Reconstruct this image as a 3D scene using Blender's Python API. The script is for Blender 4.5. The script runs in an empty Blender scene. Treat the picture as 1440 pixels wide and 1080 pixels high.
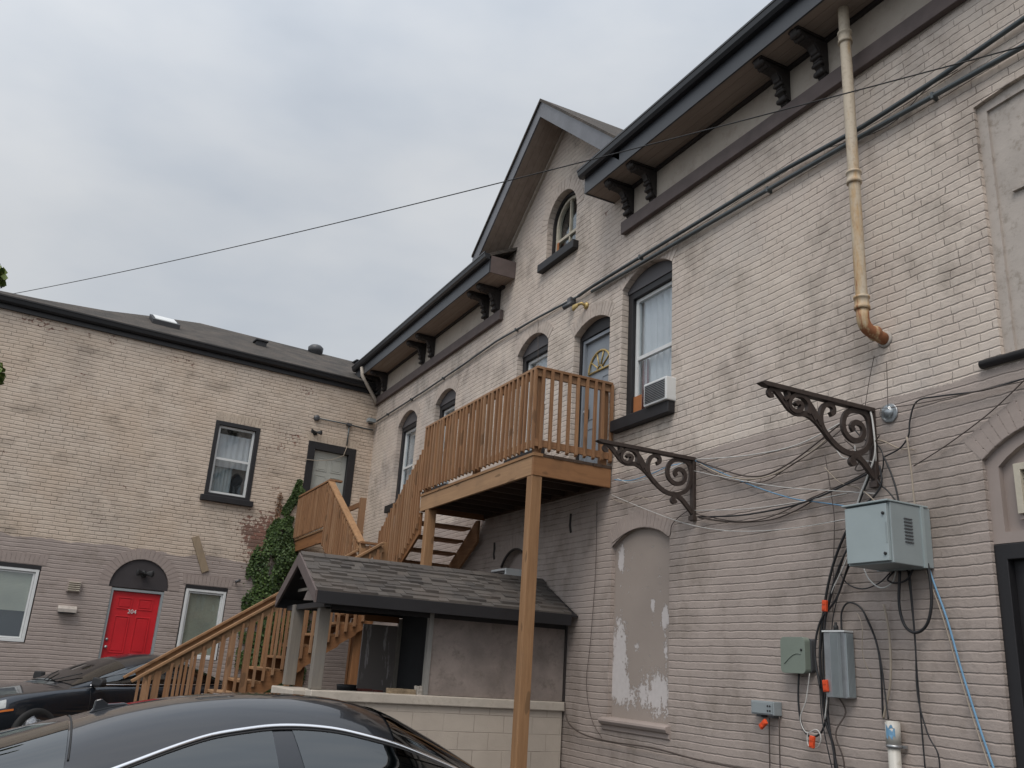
import bpy, bmesh, math, random
from mathutils import Vector, Matrix, noise
from mathutils.geometry import tessellate_polygon
random.seed(7)
PI = math.pi
R = math.radians
sc = bpy.context.scene
col = sc.collection

# ------------------------------------------------------------------ materials
class NT:
    def __init__(s, name):
        s.m = bpy.data.materials.new(name); s.m.use_nodes = True
        s.t = s.m.node_tree; s.n = s.t.nodes; s.l = s.t.links
        s.n.clear()
        s.out = s.n.new('ShaderNodeOutputMaterial')
        s.b = s.n.new('ShaderNodeBsdfPrincipled')
        s.l.new(s.b.outputs[0], s.out.inputs[0])
    def add(s, typ, **kw):
        n = s.n.new(typ)
        for k, v in kw.items():
            if k in ('operation', 'blend_type', 'data_type', 'noise_dimensions', 'offset', 'offset_frequency', 'musgrave_type', 'feature', 'distance', 'wave_type', 'bands_direction'):
                setattr(n, k, v)
            else:
                n.inputs[k].default_value = v
        return n
    def link(s, a, b): s.l.new(a, b)
    def coord(s, kind='Object'):
        return s.add('ShaderNodeTexCoord').outputs[kind]
    def mapping(s, vec, scale=(1, 1, 1), loc=(0, 0, 0), rot=(0, 0, 0)):
        n = s.n.new('ShaderNodeMapping')
        n.inputs['Scale'].default_value = scale; n.inputs['Location'].default_value = loc; n.inputs['Rotation'].default_value = rot
        s.link(vec, n.inputs['Vector']); return n.outputs[0]
    def noise(s, vec, scale=5, detail=4, rough=.55, dist=0):
        n = s.n.new('ShaderNodeTexNoise'); n.inputs['Scale'].default_value = scale
        n.inputs['Detail'].default_value = detail; n.inputs['Roughness'].default_value = rough
        n.inputs['Distortion'].default_value = dist
        s.link(vec, n.inputs['Vector']); return n.outputs['Fac']
    def ramp(s, fac, stops):
        n = s.n.new('ShaderNodeValToRGB'); e = n.color_ramp.elements
        while len(e) < len(stops): e.new(.5)
        for i, (p, c) in enumerate(stops):
            e[i].position = p
            e[i].color = (c, c, c, 1) if not isinstance(c, tuple) else (*c, 1)
        s.link(fac, n.inputs[0]); return n.outputs[0]
    def mix(s, fac, a, b, blend='MIX'):
        n = s.n.new('ShaderNodeMix'); n.data_type = 'RGBA'; n.blend_type = blend
        for sock, v in ((n.inputs[0], fac), (n.inputs[6], a), (n.inputs[7], b)):
            if isinstance(v, (int, float)): sock.default_value = v
            elif isinstance(v, tuple): sock.default_value = (*v, 1)
            else: s.link(v, sock)
        return n.outputs[2]
    def math(s, op, a, b=0, c=None, clamp=False):
        n = s.n.new('ShaderNodeMath'); n.operation = op; n.use_clamp = clamp
        for i, v in enumerate((a, b) if c is None else (a, b, c)):
            if isinstance(v, (int, float)): n.inputs[i].default_value = v
            else: s.link(v, n.inputs[i])
        return n.outputs[0]
    def bump(s, h, strength=.5, dist=.01):
        n = s.n.new('ShaderNodeBump'); n.inputs['Strength'].default_value = strength; n.inputs['Distance'].default_value = dist
        s.link(h, n.inputs['Height']); s.link(n.outputs[0], s.b.inputs['Normal'])
    def base(s, v):
        if isinstance(v, tuple): s.b.inputs['Base Color'].default_value = (*v, 1)
        else: s.link(v, s.b.inputs['Base Color'])
    def set(s, **kw):
        for k, v in kw.items():
            s.b.inputs[k.replace('_', ' ')].default_value = v

def simple(name, c, rough=.6, metal=0, var=.25, nscale=6, bump=0, coat=0, spec=.5, grime=None):
    t = NT(name); v = t.coord()
    n = t.noise(v, nscale, 5, .6)
    f = t.ramp(n, [(.3, 0.), (.7, 1.)])
    c2 = tuple(x * (1 - var) for x in c)
    out = t.mix(f, c, c2)
    if grime:
        g = t.noise(v, nscale * 3.1, 6, .7)
        out = t.mix(t.ramp(g, [(.52, 0.), (.68, 1.)]), out, grime)
    t.base(out)
    t.set(Roughness=rough, Metallic=metal)
    t.b.inputs['Coat Weight'].default_value = coat
    t.b.inputs['Specular IOR Level'].default_value = spec
    if bump:
        t.bump(t.noise(v, nscale * 8, 4, .6), bump, .004)
    return t.m

def brick_mat(name, axis, cream, taupe, band, red, mode):
    """painted old brick; joints break up, lengths vary, paint flakes off to red in places"""
    t = NT(name); co = t.coord()
    sep = t.n.new('ShaderNodeSeparateXYZ'); t.link(co, sep.inputs[0])
    u = sep.outputs['Y'] if axis == 'y' else sep.outputs['X']
    z = sep.outputs['Z']; RH = .0775
    w1 = t.noise(co, 1.1, 2, .5); w2 = t.noise(co, 9, 3, .6); w3 = t.noise(co, 38, 2, .5)
    zz = t.math('ADD', z, t.math('MULTIPLY', t.math('SUBTRACT', w1, .5), .04))
    zz = t.math('ADD', zz, t.math('MULTIPLY', t.math('SUBTRACT', w2, .5), .020))
    zz = t.math('ADD', zz, t.math('MULTIPLY', t.math('SUBTRACT', w3, .5), .006))
    row = t.math('FLOOR', t.math('DIVIDE', zz, RH))
    wn_ = t.n.new('ShaderNodeTexWhiteNoise'); wn_.noise_dimensions = '1D'; t.link(row, wn_.inputs['W'])
    uu = t.math('ADD', u, t.math('MULTIPLY', t.math('SUBTRACT', w2, .5), .03))
    uu = t.math('ADD', uu, t.math('MULTIPLY', wn_.outputs['Value'], .09))
    # stretch varies along the row, so brick lengths differ
    cw = t.n.new('ShaderNodeCombineXYZ'); t.link(t.math('MULTIPLY', u, 2.3), cw.inputs[0]); t.link(t.math('MULTIPLY', row, 1.7), cw.inputs[1])
    ns = t.n.new('ShaderNodeTexNoise'); ns.inputs['Scale'].default_value = 1; ns.inputs['Detail'].default_value = 1; t.link(cw.outputs[0], ns.inputs['Vector'])
    uu = t.math('ADD', uu, t.math('MULTIPLY', ns.outputs['Fac'], .22))
    cmb = t.n.new('ShaderNodeCombineXYZ'); t.link(uu, cmb.inputs[0]); t.link(zz, cmb.inputs[1])
    def brick(ms, sm):
        b = t.n.new('ShaderNodeTexBrick'); b.offset = .5; b.offset_frequency = 2
        t.link(cmb.outputs[0], b.inputs['Vector'])
        b.inputs['Scale'].default_value = 1
        b.inputs['Brick Width'].default_value = .215; b.inputs['Row Height'].default_value = RH
        b.inputs['Mortar Size'].default_value = ms; b.inputs['Mortar Smooth'].default_value = sm
        b.inputs['Color1'].default_value = (0, 0, 0, 1); b.inputs['Color2'].default_value = (1, 1, 1, 1)
        b.inputs['Mortar'].default_value = (.5, .5, .5, 1)
        return b
    b1 = brick(.006, .8); b2 = brick(.0046 if mode == 'left' else .0034, .3)
    fr = t.math('FRACT', t.math('DIVIDE', zz, RH))
    dh = t.math('MULTIPLY', t.math('MINIMUM', fr, t.math('SUBTRACT', 1, fr)), RH)
    hl = t.ramp(t.math('DIVIDE', dh, .0088 if mode == 'left' else .0060), [(.25, 1.), (.8, 0.)])          # bed joints
    hs = t.ramp(t.math('DIVIDE', dh, .013 if mode == 'left' else .010), [(.1, 1.), (1., 0.)])            # their soft shoulders
    vl = t.math('MULTIPLY', b2.outputs['Fac'], t.math('SUBTRACT', 1, hl))    # head joints
    big = t.noise(co, .55, 5, .62); med = t.noise(co, 3.2, 6, .68); fine = t.noise(co, 26, 4, .7)
    band_n = t.noise(t.mapping(co, (.8, .8, .8)), 1.4, 3, .5)
    edge = t.math('ADD', z, t.math('MULTIPLY', t.math('SUBTRACT', band_n, .5), .10 if axis == 'y' else .45))
    edge = t.math('ADD', edge, t.math('MULTIPLY', t.math('SUBTRACT', fine, .5), .06))
    up = t.math('GREATER_THAN', edge, band)
    tint = t.mix(t.ramp(med, [(.3, 0.), (.72, 1.)]), cream, tuple(x * .82 for x in cream))
    tint = t.mix(t.math('MULTIPLY', b1.outputs['Color'], .18), tint, (cream[0] * .72, cream[1] * .64, cream[2] * .60))
    tau = t.mix(t.ramp(med, [(.3, 0.), (.72, 1.)]), taupe, tuple(x * .85 for x in taupe))
    tau = t.mix(t.math('MULTIPLY', b1.outputs['Color'], .08), tau, tuple(x * .7 for x in taupe))
    c = t.mix(up, tau, tint)
    # pinkish and lilac drifts, as old paint layers weather
    pk = t.ramp(t.noise(co, .8, 4, .6), [(.40, 0.), (.62, 1.)])
    c = t.mix(t.math('MULTIPLY', pk, t.math('MULTIPLY', up, .30)), c, (.50, .37, .26) if mode == 'left' else (.50, .415, .375))
    gy = t.ramp(t.noise(co, .65, 4, .6), [(.52, 0.), (.70, 1.)])
    c = t.mix(t.math('MULTIPLY', gy, t.math('MULTIPLY', up, .45)), c, (.37, .32, .275) if mode == 'left' else (.40, .375, .36))
    # grime that collects in patches and on brick faces
    runs = t.noise(t.mapping(co, (.9, .9, 1.9) if mode == 'left' else (1.2, 1.2, 1.0)), 1.3, 6, .68)
    gr_ = t.math('MULTIPLY', t.math('MULTIPLY', t.math('ADD', .55, t.math('MULTIPLY', hs, .45)), 1.0), t.ramp(runs, [(.53 if mode == 'left' else .50, 0.), (.70 if mode == 'left' else .66, 1.)]), t.math('MULTIPLY', 1.0, t.ramp(t.noise(co, 14, 7, .8), [(.44, 0.), (.62, 1.)])))
    c = t.mix(t.math('MULTIPLY', gr_, .85 if mode == 'left' else .75), c, (.15, .125, .10))
    # specks
    sp_ = t.ramp(t.noise(co, 17, 3, .6), [(.735, 0.), (.765, 1.)])
    c = t.mix(t.math('MULTIPLY', sp_, .7), c, (.12, .09, .075))
    chips = t.noise(co, 13, 5, .72); chips2 = t.noise(co, .7, 3, .6)
    thr = t.math('ADD', t.math('MULTIPLY', t.math('SUBTRACT', chips2, .5), .55), chips)
    thr = t.math('ADD', thr, t.math('MULTIPLY', t.math('SUBTRACT', t.noise(co, 2.6, 3, .6), .5), .5))
    thr = t.math('ADD', thr, t.math('MULTIPLY', hs, .05))
    if red:
        for (ru, rz, ru_r, rz_r, amt) in red:
            du = t.math('DIVIDE', t.math('SUBTRACT', u, ru), ru_r); dz = t.math('DIVIDE', t.math('SUBTRACT', z, rz), rz_r)
            d = t.math('SQRT', t.math('ADD', t.math('MULTIPLY', du, du), t.math('MULTIPLY', dz, dz)))
            thr = t.math('ADD', thr, t.math('MULTIPLY', t.math('SUBTRACT', 1, d, clamp=True), amt))
    lo = .755 if mode == 'left' else .83
    rm = t.ramp(thr, [(lo - .015, 0.), (lo + .015, 1.)])
    rm = t.math('MULTIPLY', rm, t.math('ADD', t.math('MULTIPLY', up, .85), .15)) if mode != 'left' else rm
    c = t.mix(t.math('MULTIPLY', rm, .85), c, t.mix(b1.outputs['Color'], (.22, .085, .06), (.13, .07, .055)))
    # dark open joints, only where the paint has not filled them
    ch = t.n.new('ShaderNodeCombineXYZ'); t.link(t.math('MULTIPLY', u, 3.2), ch.inputs[0]); t.link(t.math('MULTIPLY', row, .55), ch.inputs[1])
    nh = t.n.new('ShaderNodeTexNoise'); nh.inputs['Scale'].default_value = 1; nh.inputs['Detail'].default_value = 4; nh.inputs['Roughness'].default_value = .65; t.link(ch.outputs[0], nh.inputs['Vector'])
    mh = t.ramp(t.math('ADD', nh.outputs['Fac'], t.math('MULTIPLY', t.math('SUBTRACT', big, .5), .5)), [(.36, .10), (.60, 1.)])
    mv = t.ramp(t.math('ADD', t.noise(co, 5.5, 4, .7), t.math('MULTIPLY', t.math('SUBTRACT', big, .5), .6)), [(.50 if mode != 'left' else .44, .0), (.62 if mode != 'left' else .56, 1.)])
    lh = t.math('MULTIPLY', t.math('MULTIPLY', hl, mh), t.math('ADD', t.math('MULTIPLY', up, .42 if mode != 'left' else .50), .075 if mode != 'left' else .18))
    lv = t.math('MULTIPLY', t.math('MULTIPLY', vl, mv), t.math('ADD', t.math('MULTIPLY', up, .52 if mode != 'left' else .62), .05))
    line = t.math('MAXIMUM', lh, lv)
    # places where the joints have opened right up
    cl_ = t.math('MULTIPLY', t.ramp(t.noise(co, 1.9, 5, .7), [(.45 if mode == 'left' else .50, 0.), (.64, 1.)]), t.math('ADD', t.math('MULTIPLY', up, .92), .08))
    wide = t.math('MAXIMUM', hs, t.math('MULTIPLY', b1.outputs['Fac'], 1.0))
    op_ = t.math('MULTIPLY', t.math('MULTIPLY', wide, cl_), t.ramp(t.noise(co, 19, 4, .7), [(.42, 0.), (.58, 1.)]))
    line = t.math('MAXIMUM', line, t.math('MULTIPLY', op_, .95 if mode == 'left' else .66))
    c = t.mix(line, c, (.060, .042, .034))
    t.base(c); t.set(Roughness=.82)
    t.b.inputs['Specular IOR Level'].default_value = .25
    vsoft = t.math('MULTIPLY', b1.outputs['Fac'], t.math('ADD', t.math('MULTIPLY', up, .55), .15))
    h = t.math('SUBTRACT', t.math('MULTIPLY', fine, .40), t.math('MAXIMUM', hs, vsoft))
    h = t.math('ADD', h, t.math('MULTIPLY', t.noise(co, 15, 6, .72), 1.3))
    h = t.math('ADD', h, t.math('MULTIPLY', b1.outputs['Color'], .18))
    h = t.math('SUBTRACT', h, t.math('MULTIPLY', rm, .6))
    t.bump(h, .75, .009)
    return t.m

def wood_mat(name, axis, c1, c2, dark, rough=.7):
    t = NT(name); co = t.coord()
    oi = t.n.new('ShaderNodeObjectInfo')
    add = t.n.new('ShaderNodeVectorMath'); add.operation = 'ADD'
    mul = t.n.new('ShaderNodeVectorMath'); mul.operation = 'SCALE'; mul.inputs['Scale'].default_value = 37
    cb = t.n.new('ShaderNodeCombineXYZ')
    for i in range(3): t.link(oi.outputs['Random'], cb.inputs[i])
    t.link(cb.outputs[0], mul.inputs[0]); t.link(co, add.inputs[0]); t.link(mul.outputs[0], add.inputs[1])
    s = [22, 22, 22]; s['xyz'.index(axis)] = 1.3
    g = t.noise(t.mapping(add.outputs[0], tuple(s)), 1.6, 6, .65, .6)
    g2 = t.noise(t.mapping(add.outputs[0], tuple(x * .28 for x in s)), 2, 3, .6, .3)
    c = t.mix(t.ramp(g, [(.35, 0.), (.68, 1.)]), c1, c2)
    c = t.mix(t.math('MULTIPLY', t.ramp(g2, [(.4, 0.), (.75, 1.)]), .5), c, dark)
    rnd = t.ramp(oi.outputs['Random'], [(0., 0.), (1., 1.)])
    c = t.mix(t.math('MULTIPLY', rnd, .50), c, (c1[0] * .50, c1[1] * .46, c1[2] * .44))
    gwn = t.math('GREATER_THAN', t.math('FRACT', t.math('MULTIPLY', oi.outputs['Random'], 7.3)), .72)
    c = t.mix(t.math('MULTIPLY', gwn, .30), c, (c1[0] * 1.05, c1[1] * 1.22, c1[2] * 1.45))
    wx = t.noise(add.outputs[0], 2.1, 4, .65)
    c = t.mix(t.math('MULTIPLY', t.ramp(wx, [(.5, 0.), (.72, 1.)]), .4), c, (c1[0] * .48, c1[1] * .52, c1[2] * .62))
    s3 = [14, 14, 14]; s3['xyz'.index(axis)] = 5
    k = t.noise(t.mapping(add.outputs[0], tuple(s3)), .55, 1, .3)
    c = t.mix(t.math('MULTIPLY', t.ramp(k, [(.685, 0.), (.715, 1.)]), .6), c, tuple(x * .3 for x in c1))
    t.base(c); t.set(Roughness=rough); t.b.inputs['Specular IOR Level'].default_value = .3
    t.bump(g, .35, .003)
    return t.m

M = {}
RED_L = [(-2.35, 4.25, 1.1, 1.2, .25), (-2.3, 3.6, .8, 1.0, .17), (-1.0, 6.35, 1.0, .35, .16), (-.5, 6.1, .5, .4, .15), (-6.9, 7.5, 2.0, .22, .22), (-3.6, 7.35, 2.6, .25, .14), (-2.4, 6.2, .35, 1.0, .14), (-1.9, 6.1, .4, .6, .13), (-2.0, 7.3, .7, .4, .12)]
M['brick_side'] = brick_mat('painted_brick_side', 'y', (.635, .555, .48), (.398, .336, .300), 4.02, [(5.35, 4.45, .9, .5, .05), (9.6, 7.0, 1.2, .6, .03)], 'right')
M['brick_rear'] = brick_mat('painted_brick_rear', 'x', (.615, .52, .43), (.375, .315, .285), 3.40, RED_L, 'left')
M['vous_cream_side'] = simple('voussoir_cream_side', (.53, .455, .395), .82, var=.22, nscale=5, bump=.5, grime=(.36, .30, .25))
M['vous_taupe_side'] = simple('voussoir_taupe_side', (.36, .30, .268), .82, var=.16, nscale=5, bump=.5)
M['vous_cream_rear'] = simple('voussoir_cream_rear', (.53, .44, .35), .82, var=.25, nscale=5, bump=.5, grime=(.27, .20, .16))
M['vous_taupe_rear'] = simple('voussoir_taupe_rear', (.34, .28, .252), .82, var=.16, nscale=5, bump=.5)
for ax in 'xyz':
    M['wood_' + ax] = wood_mat('treated_wood_' + ax, ax, (.35, .195, .10), (.245, .125, .062), (.135, .063, .032))
    M['pale_' + ax] = wood_mat('pale_wood_' + ax, ax, (.385, .225, .115), (.285, .155, .074), (.16, .08, .037))
    M['orange_' + ax] = wood_mat('orange_wood_' + ax, ax, (.30, .145, .062), (.24, .11, .045), (.15, .06, .025))
    M['greywood_' + ax] = wood_mat('grey_painted_wood_' + ax, ax, (.30, .275, .235), (.22, .20, .17), (.14, .12, .10))
M['joist'] = wood_mat('shade_dark_joist', 'x', (.085, .055, .038), (.06, .038, .026), (.04, .025, .018))  # wood colour darkened to paint in the shade under the balcony
M['joist_y'] = wood_mat('shade_dark_underdeck', 'y', (.09, .058, .04), (.06, .038, .026), (.04, .025, .018))  # same painted-in shade for the ledger and deck boards seen from below
M['tan_z'] = wood_mat('weathered_plank', 'z', (.37, .29, .20), (.30, .235, .16), (.2, .15, .1))
M['charcoal'] = simple('charcoal_paint', (.015, .014, .016), .55, var=.3, nscale=3, bump=.1)
M['charcoal_mid'] = simple('dark_grey_metal', (.075, .077, .083), .45, var=.25, nscale=2)
M['rake_metal'] = simple('grey_rake_metal', (.15, .152, .165), .38, metal=.3, var=.35, nscale=2.5, bump=.5)
M['gutter_black'] = simple('black_gutter', (.012, .012, .014), .4, var=.2, nscale=2)
M['gutter'] = simple('dark_gutter', (.020, .022, .026), .35, var=.2, nscale=2, spec=.6)
M['gutter_mid'] = simple('fascia_blue_grey', (.042, .046, .053), .4, var=.2, nscale=2)
M['trim'] = simple('mauve_trim', (.125, .095, .088), .7, var=.3, nscale=5, bump=.4)
M['frieze'] = simple('frieze_paint', (.44, .385, .325), .75, var=.2, nscale=2, bump=.2, grime=(.33, .28, .23))
M['corbel'] = simple('corbel_paint', (.034, .028, .026), .65, var=.35, nscale=14, bump=.5)
M['arch_grey'] = simple('arch_panel_grey', (.085, .080, .084), .6, var=.12, nscale=3)
M['arch_dark'] = simple('arch_panel_dark', (.045, .038, .040), .7, var=.2, nscale=3)
M['white'] = simple('white_vinyl', (.66, .67, .66), .4, var=.1, nscale=4)
M['cream_frame'] = simple('cream_frame', (.55, .50, .40), .6, var=.25, nscale=9)
M['blind'] = None
M['taupe'] = simple('taupe_paint', (.335, .278, .25), .75, var=.14, nscale=2, bump=.15)
M['cream_paint'] = simple('cream_board_paint', (.46, .41, .365), .75, var=.18, nscale=4, bump=.5, grime=(.30, .26, .22))
M['red'] = simple('red_door_paint', (.56, .012, .020), .42, var=.18, nscale=2)
M['bluegrey'] = simple('bluegrey_door_paint', (.23, .255, .285), .45, var=.15, nscale=2)
M['palegrey'] = simple('pale_grey_door_paint', (.40, .41, .375), .5, var=.1, nscale=2)
M['gold'] = simple('yellow_brass', (.52, .38, .15), .4, metal=.4, var=.2, nscale=8)
M['chrome'] = simple('chrome', (.80, .80, .82), .12, metal=1, var=.05, nscale=2)
M['steel'] = simple('dull_steel', (.40, .41, .42), .4, metal=.7, var=.25, nscale=8)
M['conduit'] = simple('dark_conduit', (.10, .115, .12), .45, metal=.3, var=.3, nscale=5)
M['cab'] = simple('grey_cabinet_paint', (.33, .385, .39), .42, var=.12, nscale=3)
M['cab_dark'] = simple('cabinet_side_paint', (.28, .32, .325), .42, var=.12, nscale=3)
M['green_plastic'] = simple('green_plastic', (.20, .235, .195), .5, var=.1, nscale=5)
M['grey_plastic'] = simple('grey_plastic', (.27, .30, .31), .5, var=.1, nscale=5)
M['pvc'] = simple('white_pvc', (.52, .50, .45), .45, var=.18, nscale=5, grime=(.36, .33, .28))
M['black'] = simple('black_rubber', (.014, .014, .015), .6, var=.2)
M['orange_plastic'] = simple('orange_plastic', (.75, .085, .02), .5, var=.15, nscale=20)
M['cable_white'] = simple('cable_white', (.60, .59, .56), .5)
M['cable_beige'] = simple('cable_beige', (.36, .30, .235), .6)
M['cable_dark'] = simple('cable_dark', (.085, .065, .055), .6)
M['cable_black'] = simple('cable_black', (.018, .018, .02), .5)
M['cable_blue'] = simple('cable_blue', (.16, .33, .50), .5)
M['iron'] = simple('brown_iron', (.062, .045, .038), .6, metal=.2, var=.4, nscale=18, bump=.4)
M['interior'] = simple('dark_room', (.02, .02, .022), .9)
M['curtain'] = simple('white_curtain', (.64, .62, .63), .8, var=.10, nscale=6)
M['curtain_red'] = simple('maroon_curtain', (.16, .035, .04), .8, var=.25, nscale=6)
M['plywood'] = simple('orange_plywood', (.40, .15, .05), .7, var=.2)
M['pebble'] = simple('stucco_panel', (.28, .232, .205), .85, var=.38, nscale=3, bump=.9, grime=(.17, .14, .12))
M['asphalt'] = simple('asphalt', (.055, .053, .050), .9, var=.3, nscale=9, bump=.6)
M['tyre'] = simple('tyre_rubber', (.02, .02, .02), .75, var=.2)
M['rim'] = simple('alloy_rim', (.55, .56, .58), .3, metal=.8, var=.1)
M['stone'] = simple('pale_stone', (.45, .41, .36), .8, var=.3, nscale=20, bump=.5)
M['oldbrick'] = simple('loose_brick', (.33, .25, .16), .85, var=.45, nscale=16, bump=.5)
M['redbrick'] = simple('red_brick', (.20, .065, .05), .85, var=.4, nscale=16, bump=.5)
M['bark'] = simple('bark', (.12, .09, .07), .9, var=.4, nscale=9, bump=.8)
M['amber'] = simple('amber_lens', (.75, .20, .03), .3)
M['soil_seal'] = simple('sealant', (.42, .38, .34), .8, bump=.5)

def car_paint(name, c):
    t = NT(name); t.base(c)
    t.set(Roughness=.30, Metallic=.6); t.b.inputs['Coat Weight'].default_value = 1; t.b.inputs['Coat Roughness'].default_value = .02
    v = t.coord(); t.bump(t.noise(v, 2.5, 2, .5), .012, .01)
    return t.m
M['paint_near'] = car_paint('black_metallic_paint', (.020, .022, .027))
M['paint_far'] = car_paint('dark_blue_grey_paint', (.018, .024, .034))

def pane_mat(name, tint, tr):
    t = NT(name)
    t.n.remove(t.b)
    g = t.n.new('ShaderNodeBsdfGlossy'); g.inputs['Roughness'].default_value = .02; g.inputs['Color'].default_value = (.9, .93, .95, 1)
    tp = t.n.new('ShaderNodeBsdfTransparent'); tp.inputs['Color'].default_value = (*tint, 1)
    lw = t.n.new('ShaderNodeLayerWeight'); lw.inputs['Blend'].default_value = .5
    f = t.math('ADD', t.math('MULTIPLY', t.math('POWER', lw.outputs['Facing'], 4), .9), .04 + tr, clamp=True)
    nb = t.n.new('ShaderNodeBump'); nb.inputs['Strength'].default_value = .03; nb.inputs['Distance'].default_value = .02
    t.link(t.noise(t.coord(), 3, 2), nb.inputs['Height']); t.link(nb.outputs[0], g.inputs['Normal'])
    mx = t.n.new('ShaderNodeMixShader'); t.link(f, mx.inputs[0]); t.link(tp.outputs[0], mx.inputs[1]); t.link(g.outputs[0], mx.inputs[2])
    t.link(mx.outputs[0], t.out.inputs[0])
    return t.m
M['glass'] = pane_mat('window_glass', (.90, .93, .94), .03)
M['car_glass'] = pane_mat('tinted_car_glass', (.22, .27, .27), .08)

def blind_mat():
    t = NT('slatted_blind'); co = t.coord()
    sep = t.n.new('ShaderNodeSeparateXYZ'); t.link(co, sep.inputs[0])
    w = t.math('FRACT', t.math('MULTIPLY', sep.outputs['Z'], 38))
    line = t.ramp(w, [(.0, 1.), (.18, 0.)])
    n = t.noise(co, 3, 4)
    c = t.mix(t.ramp(n, [(.3, 0.), (.7, 1.)]), (.56, .54, .42), (.47, .45, .36))
    t.base(t.mix(t.math('MULTIPLY', line, .6), c, (.13, .12, .09))); t.set(Roughness=.7)
    t.bump(w, .5, .01); return t.m
M['blind'] = blind_mat()

def shingle_mat(name, a, b, wv, hv, axes):
    """asphalt shingles: courses along the slope"""
    t = NT(name); co = t.coord()
    sep = t.n.new('ShaderNodeSeparateXYZ'); t.link(co, sep.inputs[0])
    cb = t.n.new('ShaderNodeCombineXYZ')
    w = t.math('MULTIPLY', t.math('SUBTRACT', t.noise(co, 4, 3), .5), .03)
    t.link(sep.outputs[axes[0]], cb.inputs[0]); t.link(t.math('ADD', sep.outputs[axes[1]], w), cb.inputs[1])
    br = t.n.new('ShaderNodeTexBrick'); br.offset = .37; br.offset_frequency = 2; br.squash = 1
    t.link(cb.outputs[0], br.inputs['Vector']); br.inputs['Scale'].default_value = 1
    br.inputs['Brick Width'].default_value = wv; br.inputs['Row Height'].default_value = hv
    br.inputs['Mortar Size'].default_value = .006; br.inputs['Mortar Smooth'].default_value = .3
    br.inputs['Color1'].default_value = (0, 0, 0, 1); br.inputs['Color2'].default_value = (1, 1, 1, 1); br.inputs['Mortar'].default_value = (0, 0, 0, 1)
    n = t.noise(co, 60, 3, .7); n2 = t.noise(co, 2.2, 4)
    c = t.mix(br.outputs['Color'], a, b)
    c = t.mix(t.math('MULTIPLY', t.ramp(n, [(.35, 0.), (.7, 1.)]), .5), c, tuple(x * .5 for x in a))
    c = t.mix(t.math('MULTIPLY', t.ramp(n2, [(.4, 0.), (.7, 1.)]), .35), c, (.16, .125, .10))
    c = t.mix(t.math('MULTIPLY', br.outputs['Fac'], .75), c, (.02, .018, .016))
    t.base(c); t.set(Roughness=.92)
    h = t.math('SUBTRACT', t.math('MULTIPLY', n, .4), br.outputs['Fac'])
    t.bump(h, .7, .01); return t.m
M['shingle'] = shingle_mat('roof_shingle', (.070, .060, .050), (.035, .030, .026), .32, .062, ('X', 'Z'))
def loose_shingle():
    t = NT('shed_shingle'); co = t.coord(); g = t.n.new('ShaderNodeNewGeometry')
    n = t.noise(co, 90, 3, .7); n2 = t.noise(co, 2.2, 4)
    c = t.mix(g.outputs['Random Per Island'], (.105, .092, .081), (.050, .044, .040))
    c = t.mix(t.math('MULTIPLY', t.ramp(n, [(.35, 0.), (.7, 1.)]), .55), c, (.05, .044, .04))
    c = t.mix(t.math('MULTIPLY', t.ramp(n2, [(.45, 0.), (.7, 1.)]), .4), c, (.12, .095, .078))
    t.base(c); t.set(Roughness=.92); t.bump(n, .5, .006); return t.m
M['shingle_shed'] = loose_shingle()

def soffit_mat():
    t = NT('plank_soffit'); co = t.coord()
    sep = t.n.new('ShaderNodeSeparateXYZ'); t.link(co, sep.inputs[0])
    w = t.math('FRACT', t.math('MULTIPLY', sep.outputs['X'], 8.2))
    line = t.ramp(w, [(.0, 1.), (.06, 0.)])
    n = t.noise(t.mapping(co, (10, 1, 10)), 1.2, 5, .6)
    c = t.mix(t.ramp(n, [(.3, 0.), (.7, 1.)]), (.32, .26, .215), (.24, .19, .155))
    t.base(t.mix(t.math('MULTIPLY', line, .75), c, (.05, .035, .03))); t.set(Roughness=.75)
    t.bump(t.math('SUBTRACT', 1, line), .4, .01); return t.m
M['soffit'] = soffit_mat()

def rust_mat():
    t = NT('rusty_painted_pipe'); co = t.coord()
    sep = t.n.new('ShaderNodeSeparateXYZ'); t.link(co, sep.inputs[0])
    n = t.noise(t.mapping(co, (9, 9, 1.6)), 1.3, 6, .7); n2 = t.noise(co, 30, 4)
    g = t.math('DIVIDE', t.math('SUBTRACT', 6.4, sep.outputs['Z']), 2.3, clamp=True)
    f = t.math('ADD', t.math('MULTIPLY', g, .62), t.math('MULTIPLY', t.math('SUBTRACT', n, .51), 2.2))
    c = t.mix(t.ramp(f, [(.02, 0.), (.42, 1.)]), (.50, .43, .33), (.44, .30, .16))
    c = t.mix(t.ramp(f, [(.44, 0.), (.60, 1.)]), c, (.26, .10, .04))
    c = t.mix(t.math('MULTIPLY', t.ramp(n2, [(.5, 0.), (.7, 1.)]), .3), c, (.2, .12, .07))
    t.base(c); t.set(Roughness=.65); t.bump(n2, .3, .003); return t.m
M['rust'] = rust_mat()

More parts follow.
